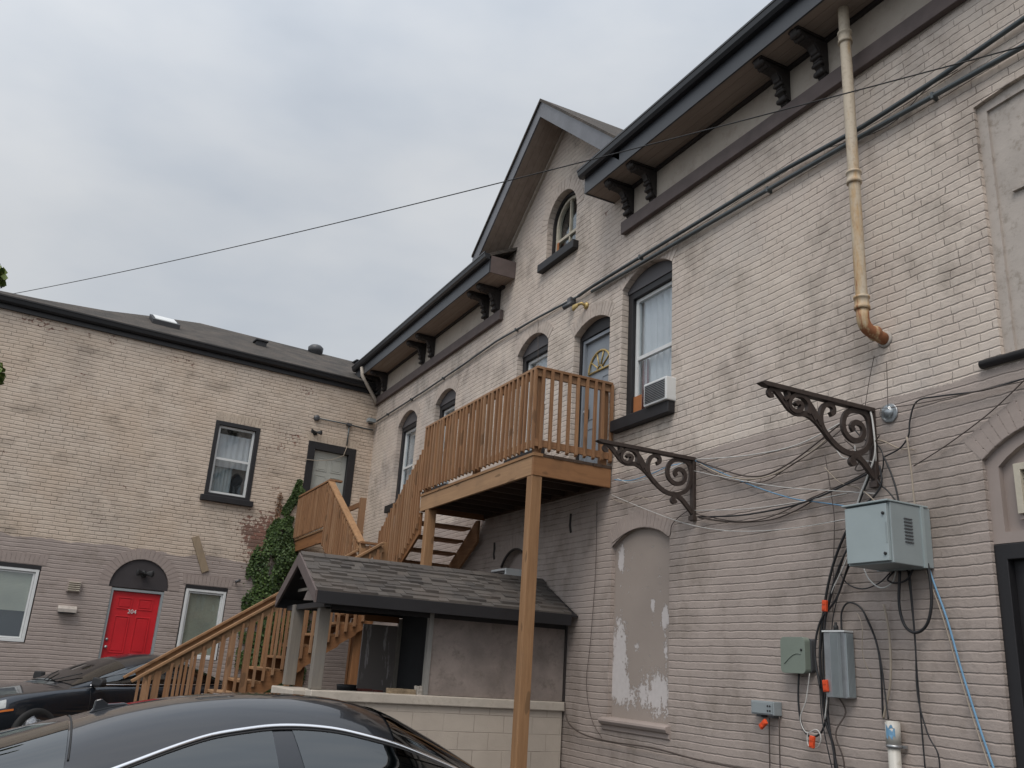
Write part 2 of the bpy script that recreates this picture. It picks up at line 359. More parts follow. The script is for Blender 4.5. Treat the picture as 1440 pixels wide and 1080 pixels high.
def peel_mat():
    """taupe paint flaking to white plaster, mostly low down and at the edges"""
    t = NT('peeling_panel'); co = t.coord()
    sep = t.n.new('ShaderNodeSeparateXYZ'); t.link(co, sep.inputs[0])
    n = t.noise(t.mapping(co, (1.0, 1.0, .55)), 7.5, 9, .74, .5)
    y, z = sep.outputs['Y'], sep.outputs['Z']
    def blob(cy, cz, ry, rz, a):
        du = t.math('DIVIDE', t.math('SUBTRACT', y, cy), ry); dz = t.math('DIVIDE', t.math('SUBTRACT', z, cz), rz)
        d = t.math('SQRT', t.math('ADD', t.math('MULTIPLY', du, du), t.math('MULTIPLY', dz, dz)))
        return t.math('MULTIPLY', t.math('SUBTRACT', 1, d, clamp=True), a * .62)
    f = t.math('ADD', n, t.math('MULTIPLY', t.math('SUBTRACT', t.noise(co, 26, 6, .75), .5), .95))
    for bl in ((9.2, 1.85, .26, .62, .75), (9.25, 1.5, .3, .28, .6), (8.45, 1.45, .36, .34, .75), (8.95, 1.4, .4, .22, .45), (8.32, 2.25, .10, .18, .9),
               (8.30, 1.9, .07, .24, .6), (8.55, 2.4, .07, .10, .7), (9.22, 2.98, .09, .26, 1.0), (8.85, 1.95, .08, .10, .45)):
        f = t.math('ADD', f, blob(*bl))
    m = t.ramp(f, [(.675, 0.), (.685, 1.)])
    n2 = t.noise(co, 2.4, 5)
    base = t.mix(n2, (.33, .28, .245), (.28, .235, .205))
    pl = t.mix(t.noise(co, 18, 4), (.58, .545, .53), (.46, .425, .41))
    t.base(t.mix(m, base, pl)); t.set(Roughness=.8)
    t.bump(t.math('MULTIPLY', m, -1), .8, .006); return t.m
M['peel'] = peel_mat()

def peel2_mat():
    t = NT('streaked_board'); co = t.coord()
    n = t.noise(t.mapping(co, (6, 6, .8)), 1.5, 6, .65)
    t.base(t.mix(t.ramp(n, [(.57, 0.), (.60, 1.)]), (.20, .175, .16), (.45, .42, .40))); t.set(Roughness=.8)
    return t.m
M['peel2'] = peel2_mat()

def block_mat():
    t = NT('painted_concrete_block'); co = t.coord()
    sep = t.n.new('ShaderNodeSeparateXYZ'); t.link(co, sep.inputs[0])
    cb = t.n.new('ShaderNodeCombineXYZ'); t.link(t.math('ADD', sep.outputs['X'], sep.outputs['Y']), cb.inputs[0]); t.link(t.math('ADD', sep.outputs['Z'], .155), cb.inputs[1])
    br = t.n.new('ShaderNodeTexBrick'); br.offset = .5; t.link(cb.outputs[0], br.inputs['Vector'])
    br.inputs['Scale'].default_value = 1; br.inputs['Brick Width'].default_value = .40; br.inputs['Row Height'].default_value = .2
    br.inputs['Mortar Size'].default_value = .006; br.inputs['Mortar Smooth'].default_value = .5
    n = t.noise(co, 3, 5, .6); n2 = t.noise(co, 45, 3)
    c = t.mix(t.ramp(n, [(.3, 0.), (.7, 1.)]), (.47, .41, .345), (.41, .355, .30))
    vis = t.ramp(t.noise(co, 1.7, 3), [(.38, .12), (.62, .75)])
    t.base(t.mix(t.math('MULTIPLY', br.outputs['Fac'], vis), c, (.17, .14, .115))); t.set(Roughness=.85)
    t.bump(t.math('SUBTRACT', t.math('MULTIPLY', n2, .5), br.outputs['Fac']), .5, .006); return t.m
M['block'] = block_mat()
M['coping'] = simple('pale_coping', (.52, .465, .395), .8, var=.2, nscale=5, bump=.4, grime=(.40, .35, .29))

def leaf_mat(name, a, b):
    t = NT(name); co = t.coord()
    g = t.n.new('ShaderNodeNewGeometry')
    n = t.noise(co, 2.2, 3)
    c = t.mix(g.outputs['Random Per Island'], a, b)
    c = t.mix(t.math('MULTIPLY', t.ramp(n, [(.4, 0.), (.65, 1.)]), .5), c, tuple(x * .45 for x in a))
    t.base(c); t.set(Roughness=.55); t.b.inputs['Specular IOR Level'].default_value = .35
    return t.m
M['ivy'] = leaf_mat('ivy_leaf', (.028, .058, .016), (.085, .135, .035))
M['leaf'] = leaf_mat('tree_leaf', (.09, .15, .035), (.20, .24, .06))
M['deadleaf'] = leaf_mat('brown_leaf', (.16, .09, .05), (.22, .12, .07))

# ------------------------------------------------------------------ mesh tools
class MB:
    def __init__(s): s.v = []; s.f = []; s.mi = []; s.sm = []
    def _add(s, vs, fs, mi=0, smooth=False):
        o = len(s.v); s.v += [tuple(v) for v in vs]
        for f in fs: s.f.append(tuple(o + i for i in f)); s.mi.append(mi); s.sm.append(smooth)
        return s
    def box(s, a, b, mi=0):
        x0, y0, z0 = (min(a[i], b[i]) for i in range(3)); x1, y1, z1 = (max(a[i], b[i]) for i in range(3))
        vs = [(x, y, z) for x in (x0, x1) for y in (y0, y1) for z in (z0, z1)]
        return s._add(vs, [(0, 1, 3, 2), (4, 6, 7, 5), (0, 4, 5, 1), (2, 3, 7, 6), (0, 2, 6, 4), (1, 5, 7, 3)], mi)
    def bar(s, p, q, w, h, up=(0, 0, 1), mi=0):
        p, q = Vector(p), Vector(q); d = (q - p).normalized(); up = Vector(up)
        sd = d.cross(up)
        if sd.length < 1e-4: sd = d.cross(Vector((1, 0, 0)))
        sd.normalize(); u = sd.cross(d).normalized()
        vs = []
        for e in (p, q):
            for a, b in ((-1, -1), (1, -1), (1, 1), (-1, 1)):
                vs.append(e + sd * (a * w / 2) + u * (b * h / 2))
        return s._add(vs, [(3, 2, 1, 0), (4, 5, 6, 7), (0, 1, 5, 4), (1, 2, 6, 5), (2, 3, 7, 6), (3, 0, 4, 7)], mi)
    def prism(s, poly, fn, d0, d1, mi=0):
        """poly: 2D points; fn(u,v,d) -> 3D; extruded from d0 to d1"""
        n = len(poly)
        vs = [fn(u, v, d0) for u, v in poly] + [fn(u, v, d1) for u, v in poly]
        tri = tessellate_polygon([[Vector((u, v, 0)) for u, v in poly]])
        fs = [tuple(t) for t in tri] + [tuple(n + i for i in reversed(t)) for t in tri]
        fs += [(i, (i + 1) % n, n + (i + 1) % n, n + i) for i in range(n)]
        return s._add(vs, fs, mi)
    def tube(s, pts, r, seg=8, mi=0, caps=True, smooth=True, flat=None):
        pts = [Vector(p) for p in pts]; n = len(pts); vs = []
        prev = None
        for i, p in enumerate(pts):
            d = (pts[min(i + 1, n - 1)] - pts[max(i - 1, 0)])
            if d.length < 1e-9: d = Vector((0, 0, 1))
            d.normalize()
            if prev is None:
                a = d.orthogonal().normalized()
            else:
                a = (prev - d * prev.dot(d))
                a = a.normalized() if a.length > 1e-6 else d.orthogonal().normalized()
            prev = a; b = d.cross(a)
            rr = r[i] if isinstance(r, (list, tuple)) else r
            for k in range(seg):
                t = 2 * PI * k / seg
                vs.append(p + a * (math.cos(t) * rr) + b * (math.sin(t) * rr))
        fs = [(i * seg + k, i * seg + (k + 1) % seg, (i + 1) * seg + (k + 1) % seg, (i + 1) * seg + k) for i in range(n - 1) for k in range(seg)]
        if caps: fs += [tuple(reversed(range(seg))), tuple((n - 1) * seg + k for k in range(seg))]
        return s._add(vs, fs, mi, smooth)
    def ribbon(s, pts, w, y0, y1, mi=0):
        """flat iron strip of thickness w following (x,z) pts, extruded in y"""
        n = len(pts)
        P = [Vector((a, b)) for a, b in pts]; L = []; Rr = []
        for i in range(n):
            d = (P[min(i + 1, n - 1)] - P[max(i - 1, 0)]); d = d.normalized() if d.length > 0 else Vector((1, 0))
            nn = Vector((-d.y, d.x)) * (w / 2); L.append(P[i] + nn); Rr.append(P[i] - nn)
        vs = []
        for i in range(n):
            for q in (L[i], Rr[i]):
                vs += [(q.x, y0, q.y), (q.x, y1, q.y)]
        fs = []
        for i in range(n - 1):
            a = i * 4; b = a + 4
            fs += [(a, b, b + 1, a + 1), (a + 2, a + 3, b + 3, b + 2), (a, a + 2, b + 2, b), (a + 1, b + 1, b + 3, a + 3)]
        fs += [(0, 1, 3, 2), (4 * n - 4, 4 * n - 2, 4 * n - 1, 4 * n - 3)]
        return s._add(vs, fs, mi)
    def lathe(s, prof, fn, seg=24, mi=0, smooth=True):
        """prof: (r, h); fn(x, y, h)->3D"""
        vs = []; n = len(prof)
        for r_, h in prof:
            for k in range(seg):
                t = 2 * PI * k / seg; vs.append(fn(r_ * math.cos(t), r_ * math.sin(t), h))
        fs = [(i * seg + k, i * seg + (k + 1) % seg, (i + 1) * seg + (k + 1) % seg, (i + 1) * seg + k) for i in range(n - 1) for k in range(seg)]
        fs += [tuple(reversed(range(seg))), tuple((n - 1) * seg + k for k in range(seg))]
        return s._add(vs, fs, mi, smooth)
    def grid(s, rows, mi=0, smooth=True, close=False):
        nr, nc = len(rows), len(rows[0]); vs = [p for r_ in rows for p in r_]
        fs = [(i * nc + j, i * nc + j + 1, (i + 1) * nc + j + 1, (i + 1) * nc + j) for i in range(nr - 1) for j in range(nc - 1)]
        return s._add(vs, fs, mi, smooth)
    def build(s, name, mats, parent=None, bevel=0, fix=True):
        me = bpy.data.meshes.new(name); me.from_pydata(s.v, [], s.f)
        if not isinstance(mats, (list, tuple)): mats = [mats]
        for m in mats: me.materials.append(M[m] if isinstance(m, str) else m)
        for p, mi, sm in zip(me.polygons, s.mi, s.sm): p.material_index = mi; p.use_smooth = sm
        if fix:
            b = bmesh.new(); b.from_mesh(me); bmesh.ops.recalc_face_normals(b, faces=b.faces); b.to_mesh(me); b.free()
        o = bpy.data.objects.new(name, me); col.objects.link(o)
        if parent: o.parent = parent
        if bevel:
            md = o.modifiers.new('bevel', 'BEVEL'); md.width = bevel; md.segments = 2; md.limit_method = 'ANGLE'; md.angle_limit = R(40)
        return o

def tag(o, label=None, cat=None, group=None, kind=None):
    if label: o['label'] = label
    if cat: o['category'] = cat
    if group: o['group'] = group
    if kind: o['kind'] = kind
    return o
def empty(name, loc=(0, 0, 0), rz=0, label=None, cat=None, group=None):
    o = bpy.data.objects.new(name, None); col.objects.link(o); o.empty_display_size = .2
    o.location = loc; o.rotation_euler = (0, 0, rz)
    return tag(o, label, cat, group)
def world_thing(name, label, cat, loc, group=None):
    """an Empty at the thing's base; children built in world coordinates get shifted"""
    return empty(name, loc, 0, label, cat, group)
def settle(root):
    """children were built in world coordinates: cancel the parent's placement"""
    inv = Matrix.Translation(root.location).inverted() if root.rotation_euler.z == 0 else (Matrix.Translation(root.location) @ Matrix.Rotation(root.rotation_euler.z, 4, 'Z')).inverted()
    for c in root.children:
        if not c.get('_ok'):
            c.matrix_parent_inverse = inv
def arch(y0, y1, zs, za, n=14):
    """points from (y0,zs) over the apex to (y1,zs)"""
    h = (y1 - y0) / 2; r_ = za - zs
    if r_ < .005: return [(y0, zs), (y1, zs)]
    Rr = (h * h + r_ * r_) / (2 * r_); cy = (y0 + y1) / 2; cz = za - Rr
    a = math.asin(min(1, h / Rr))
    if r_ > h: a = PI - a
    return [(cy + Rr * math.sin(-a + 2 * a * i / n), cz + Rr * math.cos(-a + 2 * a * i / n)) for i in range(n + 1)]
CABLES = [
 ('two thin white cables sagging between the two iron scroll brackets', 'white', 0.006, [(7.663, 3.932), (6.824, 3.828), (6.129, 3.806), (5.553, 3.914)]),
 ('dark brown cable sagging deepest between the iron scroll brackets', 'dark', 0.008, [(7.626, 3.909), (7.045, 3.679), (6.726, 3.59), (6.474, 3.586), (6.136, 3.668), (5.726, 3.83), (5.579, 3.893)]),
 ('beige cable sagging just under the brown one between the iron brackets', 'beige', 0.007, [(7.565, 3.866), (7.156, 3.666), (6.727, 3.561), (6.328, 3.576), (5.863, 3.721), (5.702, 3.804)]),
 ('light blue cable running from the left iron bracket down to the grey cabinet top', 'blue', 0.006, [(7.663, 3.916), (6.832, 3.534), (6.246, 3.308), (5.892, 3.22), (5.486, 3.122)]),
 ('black cable linking the feet of the two iron scroll brackets', 'black', 0.009, [(7.603, 3.284), (6.946, 3.221), (6.344, 3.218), (5.933, 3.252), (5.552, 3.327), (5.281, 3.391)]),
 ('brown cable drooping lowest from the foot of the left iron bracket', 'brown', 0.007, [(7.603, 3.276), (7.055, 3.169), (6.54, 3.131), (6.206, 3.174), (5.978, 3.238)]),
 ('long thin white wire sloping from the balcony corner below the left iron bracket', 'white', 0.004, [(9.323, 3.766), (8.623, 3.506), (7.875, 3.253), (7.278, 3.112), (6.743, 3.042), (6.168, 3.016), (5.572, 3.027)]),
 ('thin white wire stretched from the left bracket foot towards the grey cabinet', 'white', 0.004, [(7.652, 3.36), (6.84, 3.273), (6.156, 3.248), (5.541, 3.249)]),
 ('thick black cable running down past the orange tags to the ground', 'black', 0.012, [(5.281, 3.391), (5.474, 3.077), (5.686, 2.759), (5.809, 2.49), (5.893, 2.189), (5.944, 1.889), (5.937, 1.596), (5.918, 1.368), (5.838, 1.151), (5.829, 0.933)]),
 ('black cable hanging from the cabinet corner behind the orange tags', 'black', 0.009, [(5.54, 2.807), (5.68, 2.605), (5.793, 2.367), (5.864, 2.128), (5.902, 1.772), (5.883, 1.427), (5.791, 0.927)]),
 ('grey cable running straight down beside the green rounded box', 'beige', 0.006, [(5.503, 3.106), (5.695, 2.759), (5.826, 2.491), (5.926, 2.189), (5.964, 1.978), (5.942, 1.654), (5.931, 1.424)]),
 ('black cable looping out under the green rounded box', 'black', 0.009, [(6.197, 1.734), (6.217, 1.494), (6.185, 1.29), (6.09, 1.206), (5.965, 1.251), (5.894, 1.381)]),
 ('thin white cable hanging in a coil under the green rounded box', 'white', 0.005, [(6.061, 1.726), (6.115, 1.5), (6.191, 1.348), (6.129, 1.237), (6.005, 1.27), (5.96, 1.206), (6.013, 1.123), (6.11, 1.136), (6.113, 1.239)]),
 ('left of the two dark cables dropping from the small grey box', 'dark', 0.006, [(6.598, 1.331), (6.603, 1.197), (6.608, 0.826)]),
 ('right of the two dark cables dropping from the small grey box', 'dark', 0.006, [(6.452, 1.341), (6.46, 1.149), (6.464, 0.844)]),
 ('dark cable arching out of the top of the ribbed aluminium box', 'black', 0.008, [(5.699, 2.079), (5.689, 2.232), (5.621, 2.313), (5.507, 2.292), (5.431, 2.203), (5.344, 2.01), (5.311, 1.789), (5.32, 1.422)]),
 ('pale conduit bending down into the white plastic pipe', 'beige', 0.01, [(5.228, 2.289), (5.195, 2.093), (5.195, 1.846), (5.218, 1.657), (5.263, 1.521), (5.3, 1.413)]),
 ('thick black cable hanging in a wide loop below the grey cabinet', 'black', 0.012, [(5.032, 2.545), (5.062, 2.284), (5.022, 2.118), (4.928, 2.064), (4.826, 2.116), (4.769, 2.248), (4.757, 2.435), (4.781, 2.655), (4.818, 2.826)]),
 ('thin black cable falling almost straight below the grey cabinet', 'black', 0.006, [(4.978, 2.542), (4.962, 2.118), (4.963, 1.746), (4.958, 1.387), (4.954, 1.03)]),
 ('thin black cable bowing to the right as it falls below the grey cabinet', 'black', 0.006, [(4.951, 2.54), (4.946, 2.01), (4.962, 1.617), (4.9, 1.342), (4.821, 1.201), (4.818, 1.047)]),
 ('light blue cable running diagonally from the cabinet to the lower right', 'blue', 0.008, [(4.905, 3.054), (4.871, 2.832), (4.81, 2.63), (4.751, 2.435), (4.664, 2.166), (4.581, 1.809), (4.478, 1.425), (4.378, 1.101)]),
 ('pale grey cable hugging the blue cable from the cabinet to the lower right', 'beige', 0.005, [(4.947, 3.048), (4.898, 2.823), (4.837, 2.621), (4.771, 2.425), (4.684, 2.156), (4.599, 1.799), (4.496, 1.414), (4.399, 1.099)]),
 ('beige cable running vertically down to the right side of the grey cabinet', 'beige', 0.008, [(4.874, 3.625), (4.857, 3.352), (4.851, 3.116), (4.835, 2.856), (4.816, 2.77)]),
 ('black cable along the paint line that bends down right of the right iron bracket', 'black', 0.007, [(3.837, 3.866), (4.183, 3.859), (4.556, 3.905), (4.765, 3.913), (4.847, 3.772), (4.873, 3.643), (4.966, 3.552), (5.129, 3.508)]),
 ('thin black wire running level from the right iron bracket along the paint line', 'dark', 0.004, [(5.23, 3.946), (4.76, 3.887), (4.065, 3.852), (3.785, 3.841)]),
 ('dark cable climbing diagonally to the upper right over the taupe paint', 'dark', 0.005, [(4.855, 3.381), (4.531, 3.498), (4.144, 3.674), (3.808, 3.88)]),
 ('black cable drooping from the right iron bracket over the cabinet side', 'black', 0.008, [(5.129, 3.508), (5.057, 3.325), (5.015, 3.139), (4.992, 2.844), (4.978, 2.542)]),
 ('white cable looping over the right iron bracket into the cabinet top', 'white', 0.008, [(5.292, 3.954), (5.225, 3.919), (5.202, 3.722), (5.209, 3.535), (5.298, 3.363), (5.386, 3.221), (5.44, 3.11)]),
 ('second white cable just inside the loop into the cabinet top', 'white', 0.006, [(5.302, 3.924), (5.273, 3.801), (5.22, 3.587), (5.239, 3.447), (5.357, 3.291), (5.471, 3.114)]),
 ('short black cable curving out beside the white loop above the cabinet', 'black', 0.009, [(5.172, 3.435), (5.161, 3.292), (5.228, 3.199), (5.339, 3.134)]),
 ('short cream cable sticking out to the right of the right iron bracket', 'beige', 0.006, [(5.333, 3.717), (5.14, 3.647), (4.987, 3.556), (4.829, 3.514)]),
 ('wire hanging from the elbow of the rusty vent pipe to the bracket', 'dark', 0.003, [(5.162, 4.428), (5.233, 4.215), (5.297, 3.988)]),
 ('wire hanging from the vent pipe hole to the round glass cover', 'dark', 0.003, [(5.024, 4.336), (5.033, 4.131), (5.043, 3.929)]),
 ('thin cable following the arch over the peeling bricked-up window', 'dark', 0.005, [(9.292, 3.156), (8.985, 3.256), (8.689, 3.285), (8.335, 3.223), (8.132, 3.129), (8.081, 3.252), (7.939, 3.332), (7.775, 3.383)]),
 ('black cable running along the wall foot past the bricked-up window sill', 'dark', 0.009, [(10.254, 1.238), (10.204, 1.073), (10.057, 0.968), (9.72, 0.899), (9.177, 0.878), (8.352, 0.891), (7.634, 0.857), (6.907, 0.85)]),
 ('thin cable dropping down the wall beside the lean-to roof', 'dark', 0.004, [(9.688, 3.733), (9.668, 2.868), (9.729, 2.002), (9.794, 1.496), (9.652, 1.096), (9.404, 0.896)]),
 ('thin cable hanging on the wall left of the grey cabinet', 'dark', 0.004, [(5.781, 3.639), (5.734, 3.302), (5.709, 3.043), (5.741, 2.67), (5.776, 2.246)]),
 ('white cable curling under the bottom of the grey cabinet', 'white', 0.006, [(5.395, 2.586), (5.35, 2.495), (5.239, 2.42), (5.123, 2.454), (5.073, 2.548)]),
 ('black cable swinging in from the left under the grey cabinet', 'black', 0.006, [(5.696, 2.606), (5.61, 2.48), (5.445, 2.424), (5.272, 2.462), (5.158, 2.536)]),
 ('thin loose wire beside the upper conduit near the balcony door', 'dark', 0.004, [(11.59, 6.909), (11.547, 6.521), (11.486, 5.973)]),
 ('thin wire looping between the two conduits on the right', 'dark', 0.004, [(5.591, 6.774), (4.861, 6.604), (4.423, 6.743), (4.101, 6.743)]),
]
# ------------------------------------------------------------------ camera, world, light
cam_d = bpy.data.cameras.new('camera'); cam = bpy.data.objects.new('camera', cam_d); col.objects.link(cam)
sc.camera = cam
cam_d.sensor_width = 36; cam_d.sensor_fit = 'HORIZONTAL'; cam_d.lens = 1244.1 / 1440 * 36
cam_d.clip_start = .05; cam_d.clip_end = 500
pitch, roll, yaw = R(17.82), R(3.751), R(26.05)
F = Vector((math.sin(yaw) * math.cos(pitch), math.cos(yaw) * math.cos(pitch), math.sin(pitch)))
Rt = F.cross(Vector((0, 0, 1))).normalized(); Up = Rt.cross(F)
Rt, Up = math.cos(roll) * Rt + math.sin(roll) * Up, -math.sin(roll) * Rt + math.cos(roll) * Up
mw = Matrix((Rt, Up, -F)).transposed().to_4x4(); mw.translation = (0, 0, 1.6)
cam.matrix_world = mw

w = bpy.data.worlds.new('World'); sc.world = w; w.use_nodes = True
nt = w.node_tree; nt.nodes.clear()
SUN_EL, SUN_AZ = R(56), R(226)      # azimuth measured clockwise from +Y
wo = nt.nodes.new('ShaderNodeOutputWorld'); bg = nt.nodes.new('ShaderNodeBackground'); bg.inputs['Strength'].default_value = .1
sky = nt.nodes.new('ShaderNodeTexSky'); sky.sky_type = 'NISHITA'; sky.sun_disc = False
sky.sun_elevation = SUN_EL; sky.sun_rotation = SUN_AZ; sky.air_density = 1.5; sky.dust_density = 3
tc = nt.nodes.new('ShaderNodeTexCoord')
def wn(scale, sc3, det=5):
    mp = nt.nodes.new('ShaderNodeMapping'); mp.inputs['Scale'].default_value = sc3
    nz = nt.nodes.new('ShaderNodeTexNoise'); nz.inputs['Scale'].default_value = scale; nz.inputs['Detail'].default_value = det; nz.inputs['Roughness'].default_value = .5
    nt.links.new(tc.outputs['Generated'], mp.inputs[0]); nt.links.new(mp.outputs[0], nz.inputs['Vector']); return nz.outputs['Fac']
def wramp(f, stops):
    r_ = nt.nodes.new('ShaderNodeValToRGB'); e = r_.color_ramp.elements
    while len(e) < len(stops): e.new(.5)
    for i, (p, c) in enumerate(stops): e[i].position = p; e[i].color = (*c, 1)
    nt.links.new(f, r_.inputs[0]); return r_.outputs[0]
n1 = wn(1.7, (1, 1, 2.0)); n2 = wn(4.0, (1, 1, 2.6), 7)
mn = nt.nodes.new('ShaderNodeMath'); mn.operation = 'MULTIPLY_ADD'; nt.links.new(n2, mn.inputs[0]); mn.inputs[1].default_value = .35
nt.links.new(n1, mn.inputs[2])
cl = wramp(mn.outputs[0], [(.42, (.44, .49, .56)), (.64, (.57, .61, .665)), (.84, (.70, .72, .745))])
# brighter towards the hidden sun behind the cloud, and overhead
sp = nt.nodes.new('ShaderNodeSeparateXYZ'); nt.links.new(tc.outputs['Generated'], sp.inputs[0])
def wm(op, a, b, c=None):
    m_ = nt.nodes.new('ShaderNodeMath'); m_.operation = op
    for i, v in enumerate((a, b) if c is None else (a, b, c)):
        if isinstance(v, (int, float)): m_.inputs[i].default_value = v
        else: nt.links.new(v, m_.inputs[i])
    return m_.outputs[0]
sx, sy, sz = math.sin(SUN_AZ) * math.cos(SUN_EL), math.cos(SUN_AZ) * math.cos(SUN_EL), math.sin(SUN_EL)
dt = wm('MULTIPLY_ADD', sp.outputs[0], sx, wm('MULTIPLY_ADD', sp.outputs[1], sy, wm('MULTIPLY', sp.outputs[2], sz)))
gl = wm('MULTIPLY_ADD', wm('MAXIMUM', dt, 0), 1.0, 1.0)
gl = wm('MULTIPLY', gl, wm('MULTIPLY_ADD', wm('MAXIMUM', sp.outputs[2], 0), .34, .80))
gl = wm('MULTIPLY', gl, 10.0)
vm = nt.nodes.new('ShaderNodeVectorMath'); vm.operation = 'SCALE'; nt.links.new(cl, vm.inputs[0]); nt.links.new(gl, vm.inputs['Scale'])
mx = nt.nodes.new('ShaderNodeMix'); mx.data_type = 'RGBA'; mx.inputs[0].default_value = .9
nt.links.new(sky.outputs[0], mx.inputs[6]); nt.links.new(vm.outputs[0], mx.inputs[7])
nt.links.new(mx.outputs[2], bg.inputs[0]); nt.links.new(bg.outputs[0], wo.inputs[0])

sd = bpy.data.lights.new('sun', 'SUN'); so = bpy.data.objects.new('sun', sd); col.objects.link(so)
sd.energy = 1.75; sd.angle = R(28); sd.color = (1, .93, .86)
so.rotation_euler = Vector((-sx, -sy, -sz)).to_track_quat('-Z', 'Y').to_euler()
so.location = (0, 0, 20)
vs_ = sc.view_settings; vs_.view_transform = 'Standard'; vs_.look = 'None'; vs_.exposure = 0.0; vs_.gamma = 1; vs_.use_curve_mapping = False
sc.render.film_transparent = False

# ------------------------------------------------------------------ ground
g = MB()
g._add([(-300, -300, -.1), (300, -300, -.1), (300, 300, -.1), (-300, 300, -.1)], [(0, 1, 2, 3)])
tag(g.build('ground', 'asphalt', fix=False), kind='structure')

# ================================================================== LONG BRICK BUILDING (right)
X0 = 6.1
def S(u, v, d): return (X0 + d, u, v)          # u along the wall, v up, d into the wall
B1 = world_thing('brick_building', 'long cream and taupe painted brick building with a pointed gable and bracketed eaves', 'building', (X0, 8, -.1))
wins = {
 'attic': (10.60, 11.53, 7.85, 8.50, 8.96),
 'big': (8.16, 9.26, 4.72, 6.56, 6.75),
 'door': (9.55, 10.50, 4.15, 6.27, 6.42),
 'w2': (11.30, 12.33, 4.74, 6.50, 6.73),
 'w3': (14.86, 15.87, 4.74, 6.50, 6.70),
 'w4': (16.87, 18.02, 4.74, 6.48, 6.74),
 'niche': (8.17, 9.35, 1.12, 3.12, 3.30),
 'low': (11.56, 12.44, 2.25, 3.08, 3.32),
 'doorR': (3.02, 4.27, -.09, 3.33, 3.56),
 'winR': (2.75, 4.02, 4.09, 6.32, 6.37),
}
def opening(k, g_=0):
    y0, y1, z0, zs, za = wins[k]
    return [(y0, z0)] + arch(y0, y1, zs, za, 18 if k == 'attic' else 12) + [(y1, z0)]
out = [(-4, -.1), (20.6, -.1), (20.6, 8.12), (13.52, 8.12), (11.05, 10.16), (8.58, 8.12), (-4, 8.12)]
holes = [opening(k) for k in wins]
wl = MB()
loops = [out] + holes
pts2 = [p for l in loops for p in l]
tri = tessellate_polygon([[Vector((a, b, 0)) for a, b in l] for l in loops])
wl._add([S(a, b, 0) for a, b in pts2], [tuple(t) for t in tri])
DEP = {'niche': .10, 'doorR': .16, 'winR': .10}
for k, h in zip(wins, holes):
    d = DEP.get(k, .24); n = len(h)
    wl._add([S(a, b, 0) for a, b in h] + [S(a, b, d) for a, b in h], [(i, (i + 1) % n, n + (i + 1) % n, n + i) for i in range(n)])
# far side walls of the same mesh
wl._add([(X0, -4, -.1), (15, -4, -.1), (15, -4, 8.12), (X0, -4, 8.12)], [(0, 1, 2, 3)])
wl._add([(15, -4, -.1), (15, 20.6, -.1), (15, 20.6, 8.12), (15, -4, 8.12)], [(0, 1, 2, 3)])
wl._add([(X0, 20.6, -.1), (15, 20.6, -.1), (15, 20.6, 8.12), (X0, 20.6, 8.12)], [(0, 1, 2, 3)])
wl.build('wall', 'brick_side', B1, fix=False)

# ---- eaves
SOF = 8.03
for (ya, yb) in ((-4.2, 9.52), (12.64, 20.15)):
    s_ = MB().box((5.62, ya, SOF), (X0 + .02, yb, SOF + .03)); s_.build('soffit', 'soffit', B1)
    s_ = MB().box((5.595, ya - .01, 8.015), (5.618, yb + .012, 8.27)); s_.build('fascia', 'gutter_mid', B1)
    # end cap of the eave box
    e = yb if ya < 0 else ya
    s_ = MB().box((5.62, e - (0 if ya > 0 else .0), SOF - .012), (X0 - .002, e + (.02 if ya < 0 else -.02), 8.33)); s_.build('eave_end_board', 'gutter_mid' if ya < 0 else 'trim', B1)
    gp = [(5.59, 8.25), (5.53, 8.25), (5.50, 8.285), (5.485, 8.34), (5.475, 8.345), (5.475, 8.37), (5.495, 8.37), (5.50, 8.35), (5.59, 8.35)]
    s_ = MB().prism(gp, lambda u, v, d: (u, d, v), ya - .03, yb + (.05 if ya < 0 else .02)); s_.build('gutter', 'gutter', B1)
    # trim board and frieze
    tb = yb - .28 if ya < 0 else ya + .36
    a_, b_ = (ya, tb) if ya < 0 else (tb, 19.72)
    s_ = MB().box((6.025, a_, 7.38), (6.098, b_, 7.565)); s_.build('trim_board', 'trim', B1, bevel=.008)
    s_ = MB().box((6.072, a_ + (0 if ya < 0 else .25), 7.565), (6.097, b_ - (.25 if ya < 0 else 0), 7.99)); s_.build('frieze', 'frieze', B1)
    s_ = MB().box((6.03, a_, 7.985), (6.096, b_ - (.1 if ya < 0 else 0), 8.028)); s_.build('bed_moulding', 'corbel', B1)
# main roof, above the eaves
rf = MB()
for (ya, yb) in ((-4.25, 9.58), (12.62, 20.3)):
    rf.prism([(5.56, 8.36), (10.6, 10.85), (15.4, 8.36), (15.4, 8.30), (10.6, 10.78), (5.56, 8.30)], lambda u, v, d: (u, d, v), ya, yb)
rf.prism([(7.6, 9.30), (10.6, 10.80), (15.4, 8.30), (15.4, 8.24), (10.6, 10.72), (7.6, 9.24)], lambda u, v, d: (u, d, v), 9.6, 12.6)
rf.build('roof', 'shingle', B1)
